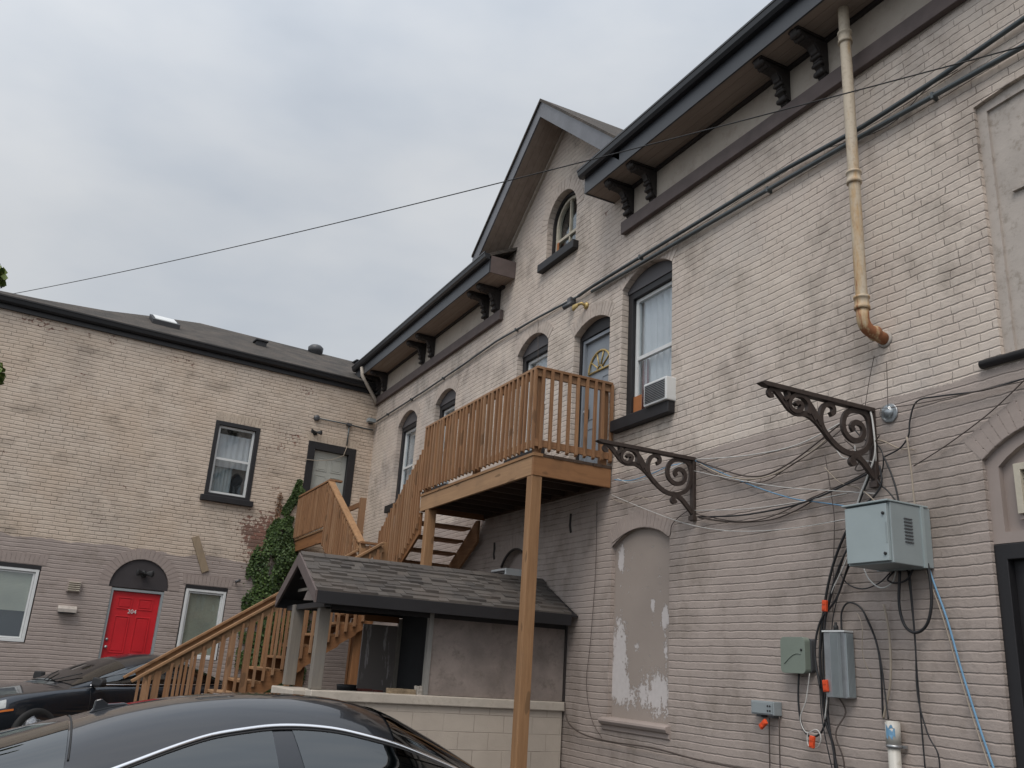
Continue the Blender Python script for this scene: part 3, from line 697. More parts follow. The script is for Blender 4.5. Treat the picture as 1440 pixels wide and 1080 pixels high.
# gable roof
AY, AZ, SL = 11.05, 10.52, .82
gr = MB()
def gz(y, off=0): return AZ - off - (.80 if y > AY else .87) * abs(y - AY)
YL, YR = 13.40, 8.66
gr.prism([(YR, gz(YR)), (AY, AZ), (YL, gz(YL)), (YL, gz(YL) - .045), (AY, AZ - .055), (YR, gz(YR) - .045)], lambda u, v, d: (d, u, v), 5.57, 10.6)
gr.build('gable_roof', 'shingle', B1)
rk = MB()
for (ya, yb) in ((YL, AY), (AY, YR)):
    rk.prism([(ya, gz(ya, .05)), (yb, gz(yb, .05)), (yb, gz(yb, .34)), (ya, gz(ya, .34))], lambda u, v, d: (d, u, v), 5.595, 5.62)
rk.build('gable_fascia', 'rake_metal', B1)
gs = MB()
for ye in (13.30, 8.72):
    gs.prism([(AY, gz(AY, .34)), (ye, gz(ye, .34)), (ye, gz(ye, .31)), (AY, gz(AY, .31))], lambda u, v, d: (d, u, v), 5.62, X0 + .01)
gs.build('gable_soffit', 'soffit', B1)
gm = MB()
for ye in (13.25, 8.9):
    gm.prism([(AY, gz(AY, .345)), (ye, gz(ye, .345)), (ye, gz(ye, .40)), (AY, gz(AY, .41))], lambda u, v, d: (d, u, v), 6.055, 6.097)
gm.build('gable_moulding', 'frieze', B1)

# ---- scrolled cornice brackets
def corbel_mesh(y):
    p = [(6.09, 8.025), (5.655, 8.025), (5.652, 7.985), (5.668, 7.955), (5.69, 7.945), (5.705, 7.955), (5.712, 7.975), (5.735, 7.975), (5.755, 7.955), (5.79, 7.955), (5.85, 7.945),
         (5.895, 7.91), (5.925, 7.865), (5.93, 7.835), (5.952, 7.82), (5.945, 7.79), (5.968, 7.775), (5.96, 7.742), (5.982, 7.728), (5.975, 7.69), (5.997, 7.675), (5.99, 7.635), (6.012, 7.605), (6.03, 7.572), (6.09, 7.568)]
    m = MB().prism(p, lambda u, v, d: (u, d, v), y - .045, y + .045)
    q = [(5.76 + (a - 5.70) * .86, 7.80 + (b - 7.80) * .82) for a, b in p]
    m.prism(q, lambda u, v, d: (u, d, v), y - .062, y + .062)
    for (a, b, r_) in ((5.70, 7.972, .035), (5.79, 7.945, .022), (6.0, 7.62, .032), (5.975, 7.715, .024), (5.955, 7.80, .022)):
        m.lathe([(r_ * .6, -.068), (r_, -.05), (r_, .05), (r_ * .6, .068)], lambda x, z, h: (a + x, y + h, b + z), 12)
    m.box((5.66, y - .07, 8.0), (6.08, y + .07, 8.026))
    return m
cb0 = corbel_mesh(0).build('bracket', 'corbel', B1)
cb_y = [9.06, 8.53, 6.10, 5.56, 3.15, 2.60, 13.62, 13.22, 16.72, 16.20, 19.55, 19.12]
for i, y in enumerate(cb_y):
    c = cb0 if i == 0 else cb0.copy()
    if i: col.objects.link(c)
    c.location = (0, y, 0)

# ---- windows
def poly_arch(y0, y1, z0, zs, za): return [(y0, z0)] + arch(y0, y1, zs, za, 14) + [(y1, z0)]
def ring(mb, outer, inner, d0, d1):
    """closed frame between two loops with the same count"""
    n = len(outer)
    vs = [S(a, b, d0) for a, b in outer] + [S(a, b, d0) for a, b in inner] + [S(a, b, d1) for a, b in outer] + [S(a, b, d1) for a, b in inner]
    fs = []
    for i in range(n):
        j = (i + 1) % n
        fs += [(i, j, n + j, n + i), (2 * n + i, 3 * n + i, 3 * n + j, 2 * n + j), (i, 2 * n + i, 2 * n + j, j), (n + i, n + j, 3 * n + j, 3 * n + i)]
    mb._add(vs, fs); return mb
def tall_window(k, sashtop, label=None, sill=True, curtain='curtain', kind='sash'):
    y0, y1, z0, zs, za = wins[k]
    fr = MB()
    o_ = [(y0, z0), (y0, zs), (y1, zs), (y1, z0)]
    cw = .11
    i_ = [(y0 + cw, z0 + .03), (y0 + cw, sashtop), (y1 - cw, sashtop), (y1 - cw, z0 + .03)]
    # casing: outer loop follows the opening up to the arch panel
    o2 = [(y0 + .002, z0 + .002), (y0 + .002, sashtop + .10), (y1 - .002, sashtop + .10), (y1 - .002, z0 + .002)]
    ring(fr, o2, i_, .10, .23)
    W = fr.build('window', 'charcoal', B1, bevel=.004)
    if label: W['label'] = label
    ap = [(y0 + .003, sashtop + .09)] + [(a, b - .003) for a, b in arch(y0 + .003, y1 - .003, zs, za, 12)] + [(y1 - .003, sashtop + .09)]
    MB().prism(ap, S, .085, .12).build('arch_panel', 'arch_grey', W)
    # white sash frame
    ya, yb, zb, zt = y0 + cw + .004, y1 - cw - .004, z0 + .034, sashtop - .004
    zm = (zb + zt) / 2 - .02
    sf = MB(); w_ = .05
    ring(sf, [(ya, zb), (ya, zt), (yb, zt), (yb, zb)], [(ya + w_, zb + w_), (ya + w_, zt - w_), (yb - w_, zt - w_), (yb - w_, zb + w_)], .15, .21)
    sf.box(S(ya + w_ - .002, zm - .025, .155), S(yb - w_ + .002, zm + .025, .205))
    sf.build('sash_frame', 'white', W, bevel=.004)
    MB().box(S(ya + w_ - .01, zb + w_ - .01, .178), S(yb - w_ + .01, zt - w_ + .01, .184)).build('pane', 'glass', W)
    c = MB()
    n = 40; rows = []
    for zz in (zb, zt):
        rows.append([S(ya + (yb - ya) * i / n, zz, .25 + .018 * math.sin(i * 1.05) + .01 * math.sin(i * 2.3)) for i in range(n + 1)])
    c.grid(rows); c.build('curtain', curtain, W, fix=False)
    rb = MB().box(S(y0 - .1, z0 - .1, .30), S(y1 + .1, za + .1, .34)); rb.build('room_darkness', 'interior', W)
    if sill:
        MB().box(S(y0 - .07, z0 - .15, -.10), S(y1 + .07, z0 + .004, .09)).build('sill', 'charcoal', W, bevel=.01)
    return W
WB = tall_window('big', 6.42, 'tall window with an air conditioner in its lower sash')
MB().box(S(8.98, 4.76, .140), S(9.165, 5.05, .149)).build('plywood_infill', 'plywood', WB)
c_ = MB(); rows = [[S(8.95 + .13 * i / 10, zz, .235 + .012 * math.sin(i * 1.7)) for i in range(11)] for zz in (4.8, 5.55)]
c_.grid(rows).build('red_curtain', 'curtain_red', WB, fix=False)
for k, st in (('w2', 6.40), ('w3', 6.38), ('w4', 6.38)): tall_window(k, st)

# attic round-headed window
y0, y1, z0, zs, za = wins['attic']
fr = MB()
def al(i, b=0): return [(y0 + i, z0 + b)] + arch(y0 + i, y1 - i, zs, za - i, 18) + [(y1 - i, z0 + b)]
ring(fr, al(.003, .003), al(.05, .02), .10, .23)
WA = fr.build('window', 'charcoal', B1); WA['label'] = 'round-headed attic window in the gable'
sf = MB(); ring(sf, al(.052, .022), al(.098, .07), .14, .21)
sf.box(S(y0 + .1, 8.22, .145), S(y1 - .1, 8.27, .205)).box(S((y0 + y1) / 2 - .013, z0 + .06, .15), S((y0 + y1) / 2 + .013, za - .09, .20))
sf.build('sash_frame', 'cream_frame', WA, bevel=.003)
MB().prism(al(.09, .06), S, .176, .182).build('pane', 'glass', WA)
MB().box(S(11.36, z0 + .02, .13), S(11.42, 8.22, .139)).build('bare_wood_strip', 'plywood', WA)
MB().box(S(y0 - .05, z0 - .1, .32), S(y1 + .05, za + .05, .36)).build('room_darkness', 'interior', WA)
MB().box(S(y0 - .10, z0 - .135, -.10), S(y1 + .10, z0 + .003, .09)).build('sill', 'charcoal', WA, bevel=.01)

# balcony door (blue-grey with fanlight)
y0, y1, z0, zs, za = wins['door']
D1 = MB()
o2 = [(y0 + .002, z0)] + [(a, b - .002) for a, b in arch(y0 + .002, y1 - .002, zs, za, 12)] + [(y1 - .002, z0)]
i2 = [(y0 + .06, z0)] + [(a, b) for a, b in arch(y0 + .06, y1 - .06, zs - .06, zs - .05, 12)] + [(y1 - .06, z0)]
ring(D1, o2, i2, .10, .23)
DR = D1.build('door', 'charcoal', B1); DR['label'] = 'blue-grey balcony door with a yellow fanlight'
jf = MB(); ya, yb, zt = y0 + .065, y1 - .065, zs - .065
ring(jf, [(ya, z0), (ya, zt), (yb, zt), (yb, z0)], [(ya + .045, z0), (ya + .045, zt - .05), (yb - .045, zt - .05), (yb - .045, z0)], .12, .2)
jf.build('door_frame', 'bluegrey', DR)
lf = MB(); la, lb, lt = ya + .048, yb - .048, zt - .053
lf.box(S(la, z0 + .02, .165), S(lb, lt, .20))
for (a, b, c, d) in ((.09, .42, .16, .72), (.58, .91, .16, .72), (.09, .42, .84, 1.42), (.58, .91, .84, 1.42)):
    w_ = lb - la; a_, b_ = la + a * w_, la + b * w_
    ring(lf, [(a_, z0 + c), (a_, z0 + d), (b_, z0 + d), (b_, z0 + c)], [(a_ + .02, z0 + c + .02), (a_ + .02, z0 + d - .02), (b_ - .02, z0 + d - .02), (b_ - .02, z0 + c + .02)], .158, .17)
lf.build('door_leaf', 'bluegrey', DR)
fl = MB(); cy_, cz_, rr = (la + lb) / 2, z0 + 1.52, .29
MB().prism([(cy_ + rr * .93 * math.cos(PI * i / 16), cz_ + rr * .93 * math.sin(PI * i / 16)) for i in range(17)], S, .160, .166).build('fanlight_pane', 'glass', DR)
fl.tube([S(cy_ + rr * math.cos(PI * i / 20), cz_ + rr * math.sin(PI * i / 20), .155) for i in range(21)], .016, 6)
fl.tube([S(cy_ - rr, cz_, .155), S(cy_ + rr, cz_, .155)], .016, 6)
for a in (36, 72, 108, 144): fl.tube([S(cy_ + .06 * math.cos(R(a)), cz_ + .06 * math.sin(R(a)), .155), S(cy_ + rr * math.cos(R(a)), cz_ + rr * math.sin(R(a)), .155)], .010, 6)
fl.tube([S(cy_ + .07 * math.cos(PI * i / 10), cz_ + .07 * math.sin(PI * i / 10), .155) for i in range(11)], .010, 6)
fl.build('fanlight_frame', 'gold', DR)
kb = MB().lathe([(.02, 0), (.014, .02), (.03, .045), (.032, .06), (.02, .075)], lambda x, y, h: S(lb - .07 + x, z0 + .95 + y, .165 - h), 14)
kb.build('handle', 'steel', DR)
MB().box(S(lb - .115, z0 + .86, .125), S(lb - .05, z0 + 1.0, .160)).box(S(lb - .10, z0 + 1.0, .135), S(lb - .065, z0 + 1.06, .15)).build('key_lockbox', 'black', DR, bevel=.005)
MB().box(S(y0 - .02, z0 - .05, -.03), S(y1 + .02, z0 + .012, .22)).build('threshold', 'steel', DR)
MB().box(S(y0 - .05, z0, .30), S(y1 + .05, za + .05, .34)).build('room_darkness', 'interior', DR)

MB().tube([S(12.72, 3.48, .0), S(12.70, 3.38, -.004), S(12.72, 3.30, .0), S(12.69, 3.22, .002)], .022, 5).tube([S(10.38, 3.66, .0), S(10.39, 3.5, -.003), S(10.36, 3.40, .001)], .02, 5).build('wall_crack', 'corbel', B1)
# bricked-up window, peeling
y0, y1, z0, zs, za = wins['niche']
NP = MB().prism([(y0 - .004, z0)] + arch(y0 - .004, y1 + .004, zs, za, 12) + [(y1 + .004, z0)], S, .055, .10).build('blocked_window', 'peel', B1)
NP['label'] = 'arched blocked-up window with paint peeling to white plaster'
MB().prism([(-.07, 1.115), (-.075, 1.09), (-.055, 1.06), (-.02, 1.045), (-.02, 1.0), (0, .985), (.056, .985), (.056, 1.14), (-.03, 1.13)], lambda u, v, d: (X0 + u, d, v), y0 - .04, y1 + .09).build('sill', 'taupe', NP, bevel=.004)
MB().tube([S(a, b + .004, .01) for a, b in arch(y0, y1, zs, za, 14)], .007, 6).build('arch_edge', 'corbel', NP)

# small arched window half hidden behind the lean-to
y0, y1, z0, zs, za = wins['low']
LW = MB().prism([(y0 - .003, z0)] + arch(y0 - .003, y1 + .003, zs, za, 12) + [(y1 + .003, z0)], S, .13, .16).build('window', 'taupe', B1)
LW['label'] = 'small arched taupe window behind the lean-to roof'
MB().tube([S(a, b, .004) for a, b in arch(y0, y1, zs, za, 14)] , .02, 6).build('arch_edge', 'corbel', LW)
MB().box(S(y0 + .1, 2.3, .12), S(y1 - .1, 3.02, .128)).build('pane', 'glass', LW)

# doorway at far right with transom board
y0, y1, z0, zs, za = wins['doorR']
DD = MB()
op_ = [(y0 - .003, 2.70)] + arch(y0 - .003, y1 + .003, zs, za, 12) + [(y1 + .003, 2.70)]
ip_ = [(y0 + .10, 2.78)] + arch(y0 + .10, y1 - .10, zs - .06, za - .08, 12) + [(y1 - .10, 2.78)]
ring(DD, op_, ip_, .04, .14)
D2 = DD.build('doorway', 'taupe', B1); D2['label'] = 'arched doorway with a boarded taupe transom over a black door'
MB().prism(ip_, S, .09, .15).build('transom_board', 'taupe', D2)
MB().box(S(y0 + .12, 2.86, .05), S(y1 - .22, 2.885, .088)).build('shelf_strip', 'taupe', D2)
bk = MB(); ring(bk, [(y0 + .002, -.09), (y0 + .002, 2.695), (y1 - .002, 2.695), (y1 - .002, -.09)], [(y0 + .1, -.09), (y0 + .1, 2.58), (y1 - .1, 2.58), (y1 - .1, -.09)], .03, .15)
bk.build('door_frame', 'charcoal', D2, bevel=.006)
lf = MB().box(S(y0 + .102, -.09, .10), S(y1 - .102, 2.578, .14))
for zz0, zz1 in ((.15, .9), (1.05, 1.75), (1.85, 2.48)):
    for fa, fb in ((.06, .46), (.54, .94)):
        a_, b_ = y0 + .1 + fa * (y1 - y0 - .2), y0 + .1 + fb * (y1 - y0 - .2)
        ring(lf, [(a_, zz0), (a_, zz1), (b_, zz1), (b_, zz0)], [(a_ + .04, zz0 + .04), (a_ + .04, zz1 - .04), (b_ - .04, zz1 - .04), (b_ - .04, zz0 + .04)], .088, .104)
lf.build('door_leaf', 'charcoal', D2)
VB = MB()
ring(VB, [(3.62, 2.90), (3.62, 3.27), (4.05, 3.27), (4.05, 2.90)], [(3.67, 2.95), (3.67, 3.22), (4.0, 3.22), (4.0, 2.95)], .03, .10)
VB.box(S(3.66, 2.94, .08), S(4.01, 3.23, .088))
for i in range(7): VB.box(S(3.67, 2.98 + i * .036, .055), S(4.0, 2.984 + i * .036, .08))
VB.build('transom_vent', 'cream_frame', D2, bevel=.004)

# boarded-over window upper right
y0, y1, z0, zs, za = wins['winR']
WR = MB(); ring(WR, poly_arch(y0 - .003, y1 + .003, z0, zs, za), poly_arch(y0 + .085, y1 - .085, z0 + .02, zs - .07, za - .10), .04, .10)
WR = WR.build('boarded_window', 'cream_paint', B1); WR['label'] = 'tall window boarded over with cream panels'
MB().prism(poly_arch(y0 + .08, y1 - .08, z0 + .015, zs - .065, za - .095), S, .065, .10).build('board', 'cream_paint', WR)
MB().box(S(y0 + .12, 5.43, .035), S(y1 - .22, 5.455, .064)).build('shelf_strip', 'cream_paint', WR)
MB().tube([S(y1 + .16, z0 - .02, -.02), S(y0 - .1, z0 - .035, -.02)], .035, 10).build('sill', 'charcoal', WR)
# rain downpipe at the far corner
MB().tube([(5.56, 19.55, 8.2), (5.58, 19.5, 7.98), (5.66, 19.5, 7.86), (6.0, 19.62, 7.50), (6.05, 19.66, 7.40)], .045, 8).build('downpipe', 'frieze', B1)
# sealed pipe hole and drip mark under the cornice
def voussoirs(parent, fn, y0, y1, zs, za, wdt, mat, n, d0=-.006, flat=False):
    m = MB()
    h = (y1 - y0) / 2; r_ = za - zs; cy = (y0 + y1) / 2
    if flat or r_ < .012:
        for i in range(n):
            a, b = y0 - .06 + (y1 - y0 + .12) * i / n + .004, y0 - .06 + (y1 - y0 + .12) * (i + 1) / n - .004
            j = random.uniform(-.006, .006)
            m.prism([(a, zs + .012), (b, zs + .012), (b + (b - cy) * .06, zs + wdt + j), (a + (a - cy) * .06, zs + wdt + j)], fn, d0 + random.uniform(-.002, .001), .02)
    else:
        Rr = (h * h + r_ * r_) / (2 * r_); cz = za - Rr; an = math.asin(min(1, h / Rr)); an = PI - an if r_ > h else an
        for i in range(n):
            ga = .004 / Rr; a, b = -an + 2 * an * i / n + ga, -an + 2 * an * (i + 1) / n - ga; j = random.uniform(-.006, .006)
            P_ = []
            for rr, aa in ((Rr + .003, a), (Rr + .003, b), (Rr + wdt + j, b), (Rr + wdt + j, a)): P_.append((cy + rr * math.sin(aa), cz + rr * math.cos(aa)))
            m.prism(P_, fn, d0 + random.uniform(-.002, .001), .02)
    m.build('brick_arch', mat, parent)
for k, n_, m_ in (('attic', 19, 'vous_cream_side'), ('big', 17, 'vous_cream_side'), ('door', 15, 'vous_cream_side'), ('w2', 16, 'vous_cream_side'), ('w3', 16, 'vous_cream_side'), ('w4', 17, 'vous_cream_side'), ('niche', 18, 'vous_taupe_side'), ('low', 14, 'vous_taupe_side'), ('doorR', 19, 'vous_taupe_side')):
    y0, y1, z0, zs, za = wins[k]; voussoirs(B1, S, y0, y1, zs, za, .21, m_, n_, -.006 if 'cream' in m_ else -.0025)
settle(B1)

# brick voussoirs are part of the wall surface: raised arch rings
# ================================================================== LEFT BRICK BUILDING
A2 = R(6.41); P2 = (6.1, 19.71)
# local frame: x = along the wall (negative to the left), y = depth (negative towards the camera), z up (world height)
B2 = empty('corner_brick_building', (P2[0], P2[1], 0), A2, 'flaking cream brick building with a hipped shingle roof and a red door', 'building')
def L(u, v, d): return (u, d, v)
w2 = {
 'up': (-3.62, -2.75, 4.66, 6.26, 6.30),
 'gdoor': (-1.54, -.44, 3.98, 6.20, 6.21),
 'red': (-5.09, -4.10, .56, 2.62, 3.21),
 'lowR': (-3.72, -2.86, 1.38, 2.82, 2.823),
 'lowL': (-7.45, -6.37, 1.50, 2.885, 2.888),
}
def hole2(k):
    x0, x1, z0, zs, za = w2[k]
    if k == 'red':
        a = arch(x0 - .06, x1 + .06, 2.64, za, 16); return [(x0, z0), (x0, 2.64)] + a + [(x1, 2.64), (x1, z0)]
    return [(x0, z0)] + arch(x0, x1, zs, za, 6) + [(x1, z0)]
out = [(-8.35, -.1), (1.2, -.1), (1.2, 7.72), (-8.35, 7.72)]
holes = [hole2(k) for k in w2]
wl = MB(); loops = [out] + holes
tri = tessellate_polygon([[Vector((a, b, 0)) for a, b in l] for l in loops])
wl._add([L(a, b, 0) for l in loops for a, b in l], [tuple(t) for t in tri])
for h in holes:
    n = len(h); wl._add([L(a, b, 0) for a, b in h] + [L(a, b, .16) for a, b in h], [(i, (i + 1) % n, n + (i + 1) % n, n + i) for i in range(n)])
wl._add([(-8.35, 0, -.1), (-8.35, 9, -.1), (-8.35, 9, 7.72), (-8.35, 0, 7.72)], [(0, 1, 2, 3)])
wl._add([(-8.35, 9, -.1), (1.2, 9, -.1), (1.2, 9, 7.72), (-8.35, 9, 7.72)], [(0, 1, 2, 3)])
wl.build('wall', 'brick_rear', B2, fix=False)
# eave
MB().box((-8.62, -.055, 7.62), (1.0, -.003, 7.80)).build('fascia', 'charcoal', B2)
gp = [(-.057, 7.715), (-.11, 7.715), (-.145, 7.75), (-.16, 7.82), (-.175, 7.83), (-.175, 7.85), (-.155, 7.85), (-.057, 7.84)]
MB().prism(gp, lambda u, v, d: (d, u, v), -8.72, .6).build('gutter', 'gutter_black', B2)
RZ = 7.87
def rz2(d): return RZ + .5 * (d + .15)
rf = MB()
e0, e1, rdg = -9.2, 3.6, 2.62
prof_ = [(e0, -.15), (-7.38, .34), (-6.12, .92), (-5.06, 1.78), (-3.82, rdg)]
fv = [(x, d, rz2(d)) for x, d in prof_] + [(e1, rdg, rz2(rdg)), (e1, -.15, RZ)]
rf._add(fv, [tuple(range(len(fv)))])
bv = [(x, d, rz2(d)) for x, d in prof_] + [(e0, 9.2, RZ)]
rf._add(bv, [(i, i + 1, 5) for i in range(4)])
rf._add([(e0, 9.2, RZ), (-3.82, rdg, rz2(rdg)), (e1, rdg, rz2(rdg)), (e1, 9.2, RZ)], [(0, 1, 2, 3)])
rf._add([(e0, -.15, RZ - .03), (e1, -.15, RZ - .03), (e1, -.15, RZ), (e0, -.15, RZ)], [(0, 1, 2, 3)])
rf.build('roof', 'shingle', B2, fix=False)
def onroof(x, d, dz=0): return (x, d, rz2(d) + dz)
sk = MB()
sx0, sx1, d0_, d1_ = -5.20, -4.62, .72, 1.30
sk.prism([(d0_, rz2(d0_) - .02), (d1_, rz2(d1_) - .02), (d1_, rz2(d1_) + .11), (d0_, rz2(d0_) + .11)], lambda u, v, d: (d, u, v), sx0, sx1)
SK = sk.build('skylight', 'charcoal', B2)
MB().prism([(d0_ + .06, rz2(d0_ + .06) + .112), (d1_ - .06, rz2(d1_ - .06) + .112), (d1_ - .06, rz2(d1_ - .06) + .13), (d0_ + .06, rz2(d0_ + .06) + .13)], lambda u, v, d: (d, u, v), sx0 + .06, sx1 - .06).build('pane', 'white', SK)
for (x, d) in ((-2.61, 1.40), (.30, 2.2)):
    MB().box((x - .12, d - .12, rz2(d) - .08), (x + .12, d + .12, rz2(d) + .07)).box((x - .15, d - .15, rz2(d) + .07), (x + .15, d + .15, rz2(d) + .10)).build('box_vent', 'charcoal', B2)
tv = MB().lathe([(.13, -.1), (.13, .08), (.19, .12), (.20, .24), (.14, .30), (.02, .33)], lambda x, y, h: (-.87 + x, 2.42 + y, rz2(2.42) + h - .10), 20)
TV = tv.build('turbine_vent', 'charcoal_mid', B2)
def framewin(k, label, blind='blind', single=True):
    x0, x1, z0, zs, za = w2[k]
    o = MB()
    def rg(m, a, b, c, d, t, d0, d1):
        n = 4; O = [(a, c), (a, d), (b, d), (b, c)]; I = [(a + t, c + t), (a + t, d - t), (b - t, d - t), (b - t, c + t)]
        vs = [L(p, q, d0) for p, q in O] + [L(p, q, d0) for p, q in I] + [L(p, q, d1) for p, q in O] + [L(p, q, d1) for p, q in I]
        fs = []
        for i in range(4):
            j = (i + 1) % 4; fs += [(i, j, 4 + j, 4 + i), (8 + i, 12 + i, 12 + j, 8 + j), (i, 8 + i, 8 + j, j), (4 + i, 4 + j, 12 + j, 12 + i)]
        m._add(vs, fs)
    if k == 'up':
        rg(o, x0 - .05, x1 + .05, z0 - .02, zs + .02, .085, -.015, .14)
        W = o.build('window', 'charcoal', B2, bevel=.004)
        MB().box(L(x0 - .12, z0 - .12, -.09), L(x1 + .12, z0 + .0, -.001)).build('sill', 'charcoal', W, bevel=.008)
        a, b, c, d = x0 + .04, x1 - .04, z0 + .07, zs - .07
        s2 = MB(); rg(s2, a, b, c, d, .045, .05, .11); zm = (c + d) / 2 + .02
        s2.box(L(a + .044, zm - .025, .055), L(b - .044, zm + .025, .105)); s2.build('sash_frame', 'white', W)
        MB().box(L(a + .04, c + .04, .078), L(b - .04, d - .04, .083)).build('pane', 'glass', W)
        cu = MB(); rows = [[(a + (b - a) * i / 30, .16 + .012 * math.sin(i * 1.3), zz) for i in range(31)] for zz in (zm - .15, d - .15)]
        cu.grid(rows).build('curtain', 'curtain', W, fix=False)
        cu = MB(); rows = [[(a + (b - a) * (.05 + .55 * i / 20), .20 + .012 * math.sin(i * 1.9), zz) for i in range(21)] for zz in (c, zm)]
        cu.grid(rows).build('lower_curtain', 'grey_plastic', W, fix=False)
        MB().box(L(x0 - .1, z0 - .1, .24), L(x1 + .1, zs + .1, .28)).build('room_darkness', 'interior', W)
    else:
        rg(o, x0 + .03, x1 - .02, z0 + .01, zs - .07, .055, .0, .10)
        W = o.build('window', 'white', B2, bevel=.005)
        MB().box(L(x0, zs - .075, -.004), L(x1, zs - .004, .08)).build('header_strip', 'charcoal', W)
        i_ = MB(); rg(i_, x0 + .09, x1 - .08, z0 + .07, zs - .13, .03, .03, .09); i_.build('inner_frame', 'white', W)
        MB().box(L(x0 + .11, z0 + .09, .058), L(x1 - .10, zs - .15, .063)).build('pane', 'glass', W)
        zb_ = z0 + .10 if k == 'lowR' else z0 + .55
        MB().box(L(x0 + .11, zb_, .10), L(x1 - .10, zs - .15, .108)).build('blind', 'blind', W)
        MB().box(L(x0 - .02, z0 - .02, .155), L(x1 + .02, zs + .02, .19)).build('room_darkness', 'interior', W)
    W['label'] = label
framewin('up', 'upstairs sash window with black surround'); framewin('lowR', 'white framed window right of the red door'); framewin('lowL', 'white framed window at the left edge')
# grey upstairs door
x0, x1, z0, zs, za = w2['gdoor']
def fr3(m, a, b, c, d, t, d0, d1):
    m.box(L(a, c, d0), L(a + t, d, d1)).box(L(b - t, c, d0), L(b, d, d1)).box(L(a + t, d - t, d0), L(b - t, d, d1))
m = MB(); fr3(m, x0 - .03, x1 + .03, z0, zs + .03, .17, -.02, .13); GD = m.build('door', 'charcoal', B2, bevel=.005); GD['label'] = 'pale grey panelled door with a black surround upstairs'
m = MB().box(L(x0 + .142, z0 + .01, .085), L(x1 - .142, zs - .142, .12))
a, b = x0 + .142, x1 - .142
def panels(m, a, b, z0, rows, d0, d1, tk=.016):
    wd = b - a
    for (c, d) in rows:
        for fa, fb in ((.13, .44), (.56, .87)):
            p, q = a + fa * wd, a + fb * wd
            m.box(L(p, z0 + c, d0), L(q, z0 + c + tk, d1)).box(L(p, z0 + d - tk, d0), L(q, z0 + d, d1)).box(L(p, z0 + c + tk, d0), L(p + tk, z0 + d - tk, d1)).box(L(q - tk, z0 + c + tk, d0), L(q, z0 + d - tk, d1))
            m.box(L(p + .04, z0 + c + .04, d0 + .002), L(q - .04, z0 + d - .04, d1))
panels(m, a, b, z0, ((.2, .78), (.92, 1.52), (1.62, 1.93)), .076, .086)
m.build('door_leaf', 'palegrey', GD, bevel=.003)
# red door 204
x0, x1, z0, zs, za = w2['red']
m = MB(); fr3(m, x0 + .002, x1 - .002, z0, zs - .0, .045, .02, .13); RD = m.build('door', 'grey_plastic', B2); RD['label'] = 'bright red front door numbered 204 under a dark arch'
m = MB().box(L(x0 + .05, z0 + .01, .07), L(x1 - .05, zs - .05, .11))
panels(m, x0 + .05, x1 - .05, z0, ((.18, .72), (.86, 1.55), (1.68, 1.90)), .060, .071, .02)
m.build('door_leaf', 'red', RD, bevel=.004)
ap = [(x0 - .05, 2.645)] + [(p, q - .004) for p, q in arch(x0 - .056, x1 + .056, 2.645, za, 18)] + [(x1 + .05, 2.645)]
MB().prism(ap, L, .03, .07).build('arch_panel', 'arch_dark', RD)
MB().lathe([(.02, 0), (.013, .02), (.028, .045), (.03, .06), (.018, .075)], lambda x, y, h: L(x0 + .10 + x, 1.52 + y, .07 - h), 14).build('handle', 'steel', RD)
MB().lathe([(.027, 0), (.027, .02), (.01, .03)], lambda x, y, h: L(x0 + .10 + x, 1.66 + y, .07 - h), 14).build('deadbolt', 'steel', RD)
cu = bpy.data.curves.new('door_number', 'FONT'); cu.body = '204'; cu.size = .11; cu.extrude = .004; cu.align_x = 'CENTER'
to = bpy.data.objects.new('tmp', cu); col.objects.link(to)
dg = bpy.context.evaluated_depsgraph_get(); me = bpy.data.meshes.new_from_object(to.evaluated_get(dg)); bpy.data.objects.remove(to)
me.materials.clear(); me.materials.append(M['white'])
num = bpy.data.objects.new('door_number', me); col.objects.link(num); num.parent = RD; num.rotation_euler = (PI / 2, 0, 0); num.location = (-4.63, .058, 2.165)
MB().box(L(x0, z0 - .1, -.1), L(x1, z0 + .004, .1)).build('threshold', 'steel', RD)
# wall edges: steps up to the red door
ST = MB()
for i in range(3): ST.box((-5.25, -.35 - .3 * i, -.1), (-3.95, -.002 if i == 0 else -.35 - .3 * (i - 1), .54 - .2 * i))
st = ST.build('door_step', 'coping', B2, bevel=.01)

for k, n_, m_ in (('up', 13, 'vous_cream_rear'), ('gdoor', 16, 'vous_cream_rear'), ('lowR', 13, 'vous_taupe_rear'), ('lowL', 16, 'vous_taupe_rear')):
    x0, x1, z0, zs, za = w2[k]; voussoirs(B2, L, x0, x1, zs, za, .21, m_, n_, flat=True)
voussoirs(B2, L, -5.15, -4.04, 2.66, 3.21, .21, 'vous_taupe_rear', 24)
# ---- things fixed to the left wall (own top-level things, same local frame)
def on_wall2(name, label, cat, x, z, group=None):
    q = Vector((P2[0] + x * math.cos(A2), P2[1] + x * math.sin(A2), z))
    return empty(name, q, A2, label, cat, group)
e = on_wall2('dryer_vent', 'square louvred wall vent left of the red door', 'vent', -5.76, 2.565)
m = MB().box((-.12, -.07, -.10), (.12, -.002, .10)); m.build('vent_body', 'taupe', e, bevel=.005)
m = MB()
for i in range(5): m.bar((-.10, -.085, -.075 + i * .036), (.10, -.085, -.075 + i * .036), .03, .008, up=(0, .5, 1))
m.build('louvre', 'cream_frame', e)
e = on_wall2('vent_hood', 'dull metal vent hood low on the wall left of the red door', 'vent', -5.80, 2.14)
MB().prism([(0, .07), (-.09, .06), (-.13, .01), (-.13, -.05), (-.11, -.05), (-.10, -.02), (0, -.02)], lambda u, v, d: (d, u, v), -.16, .16).build('hood', 'cream_paint', e)
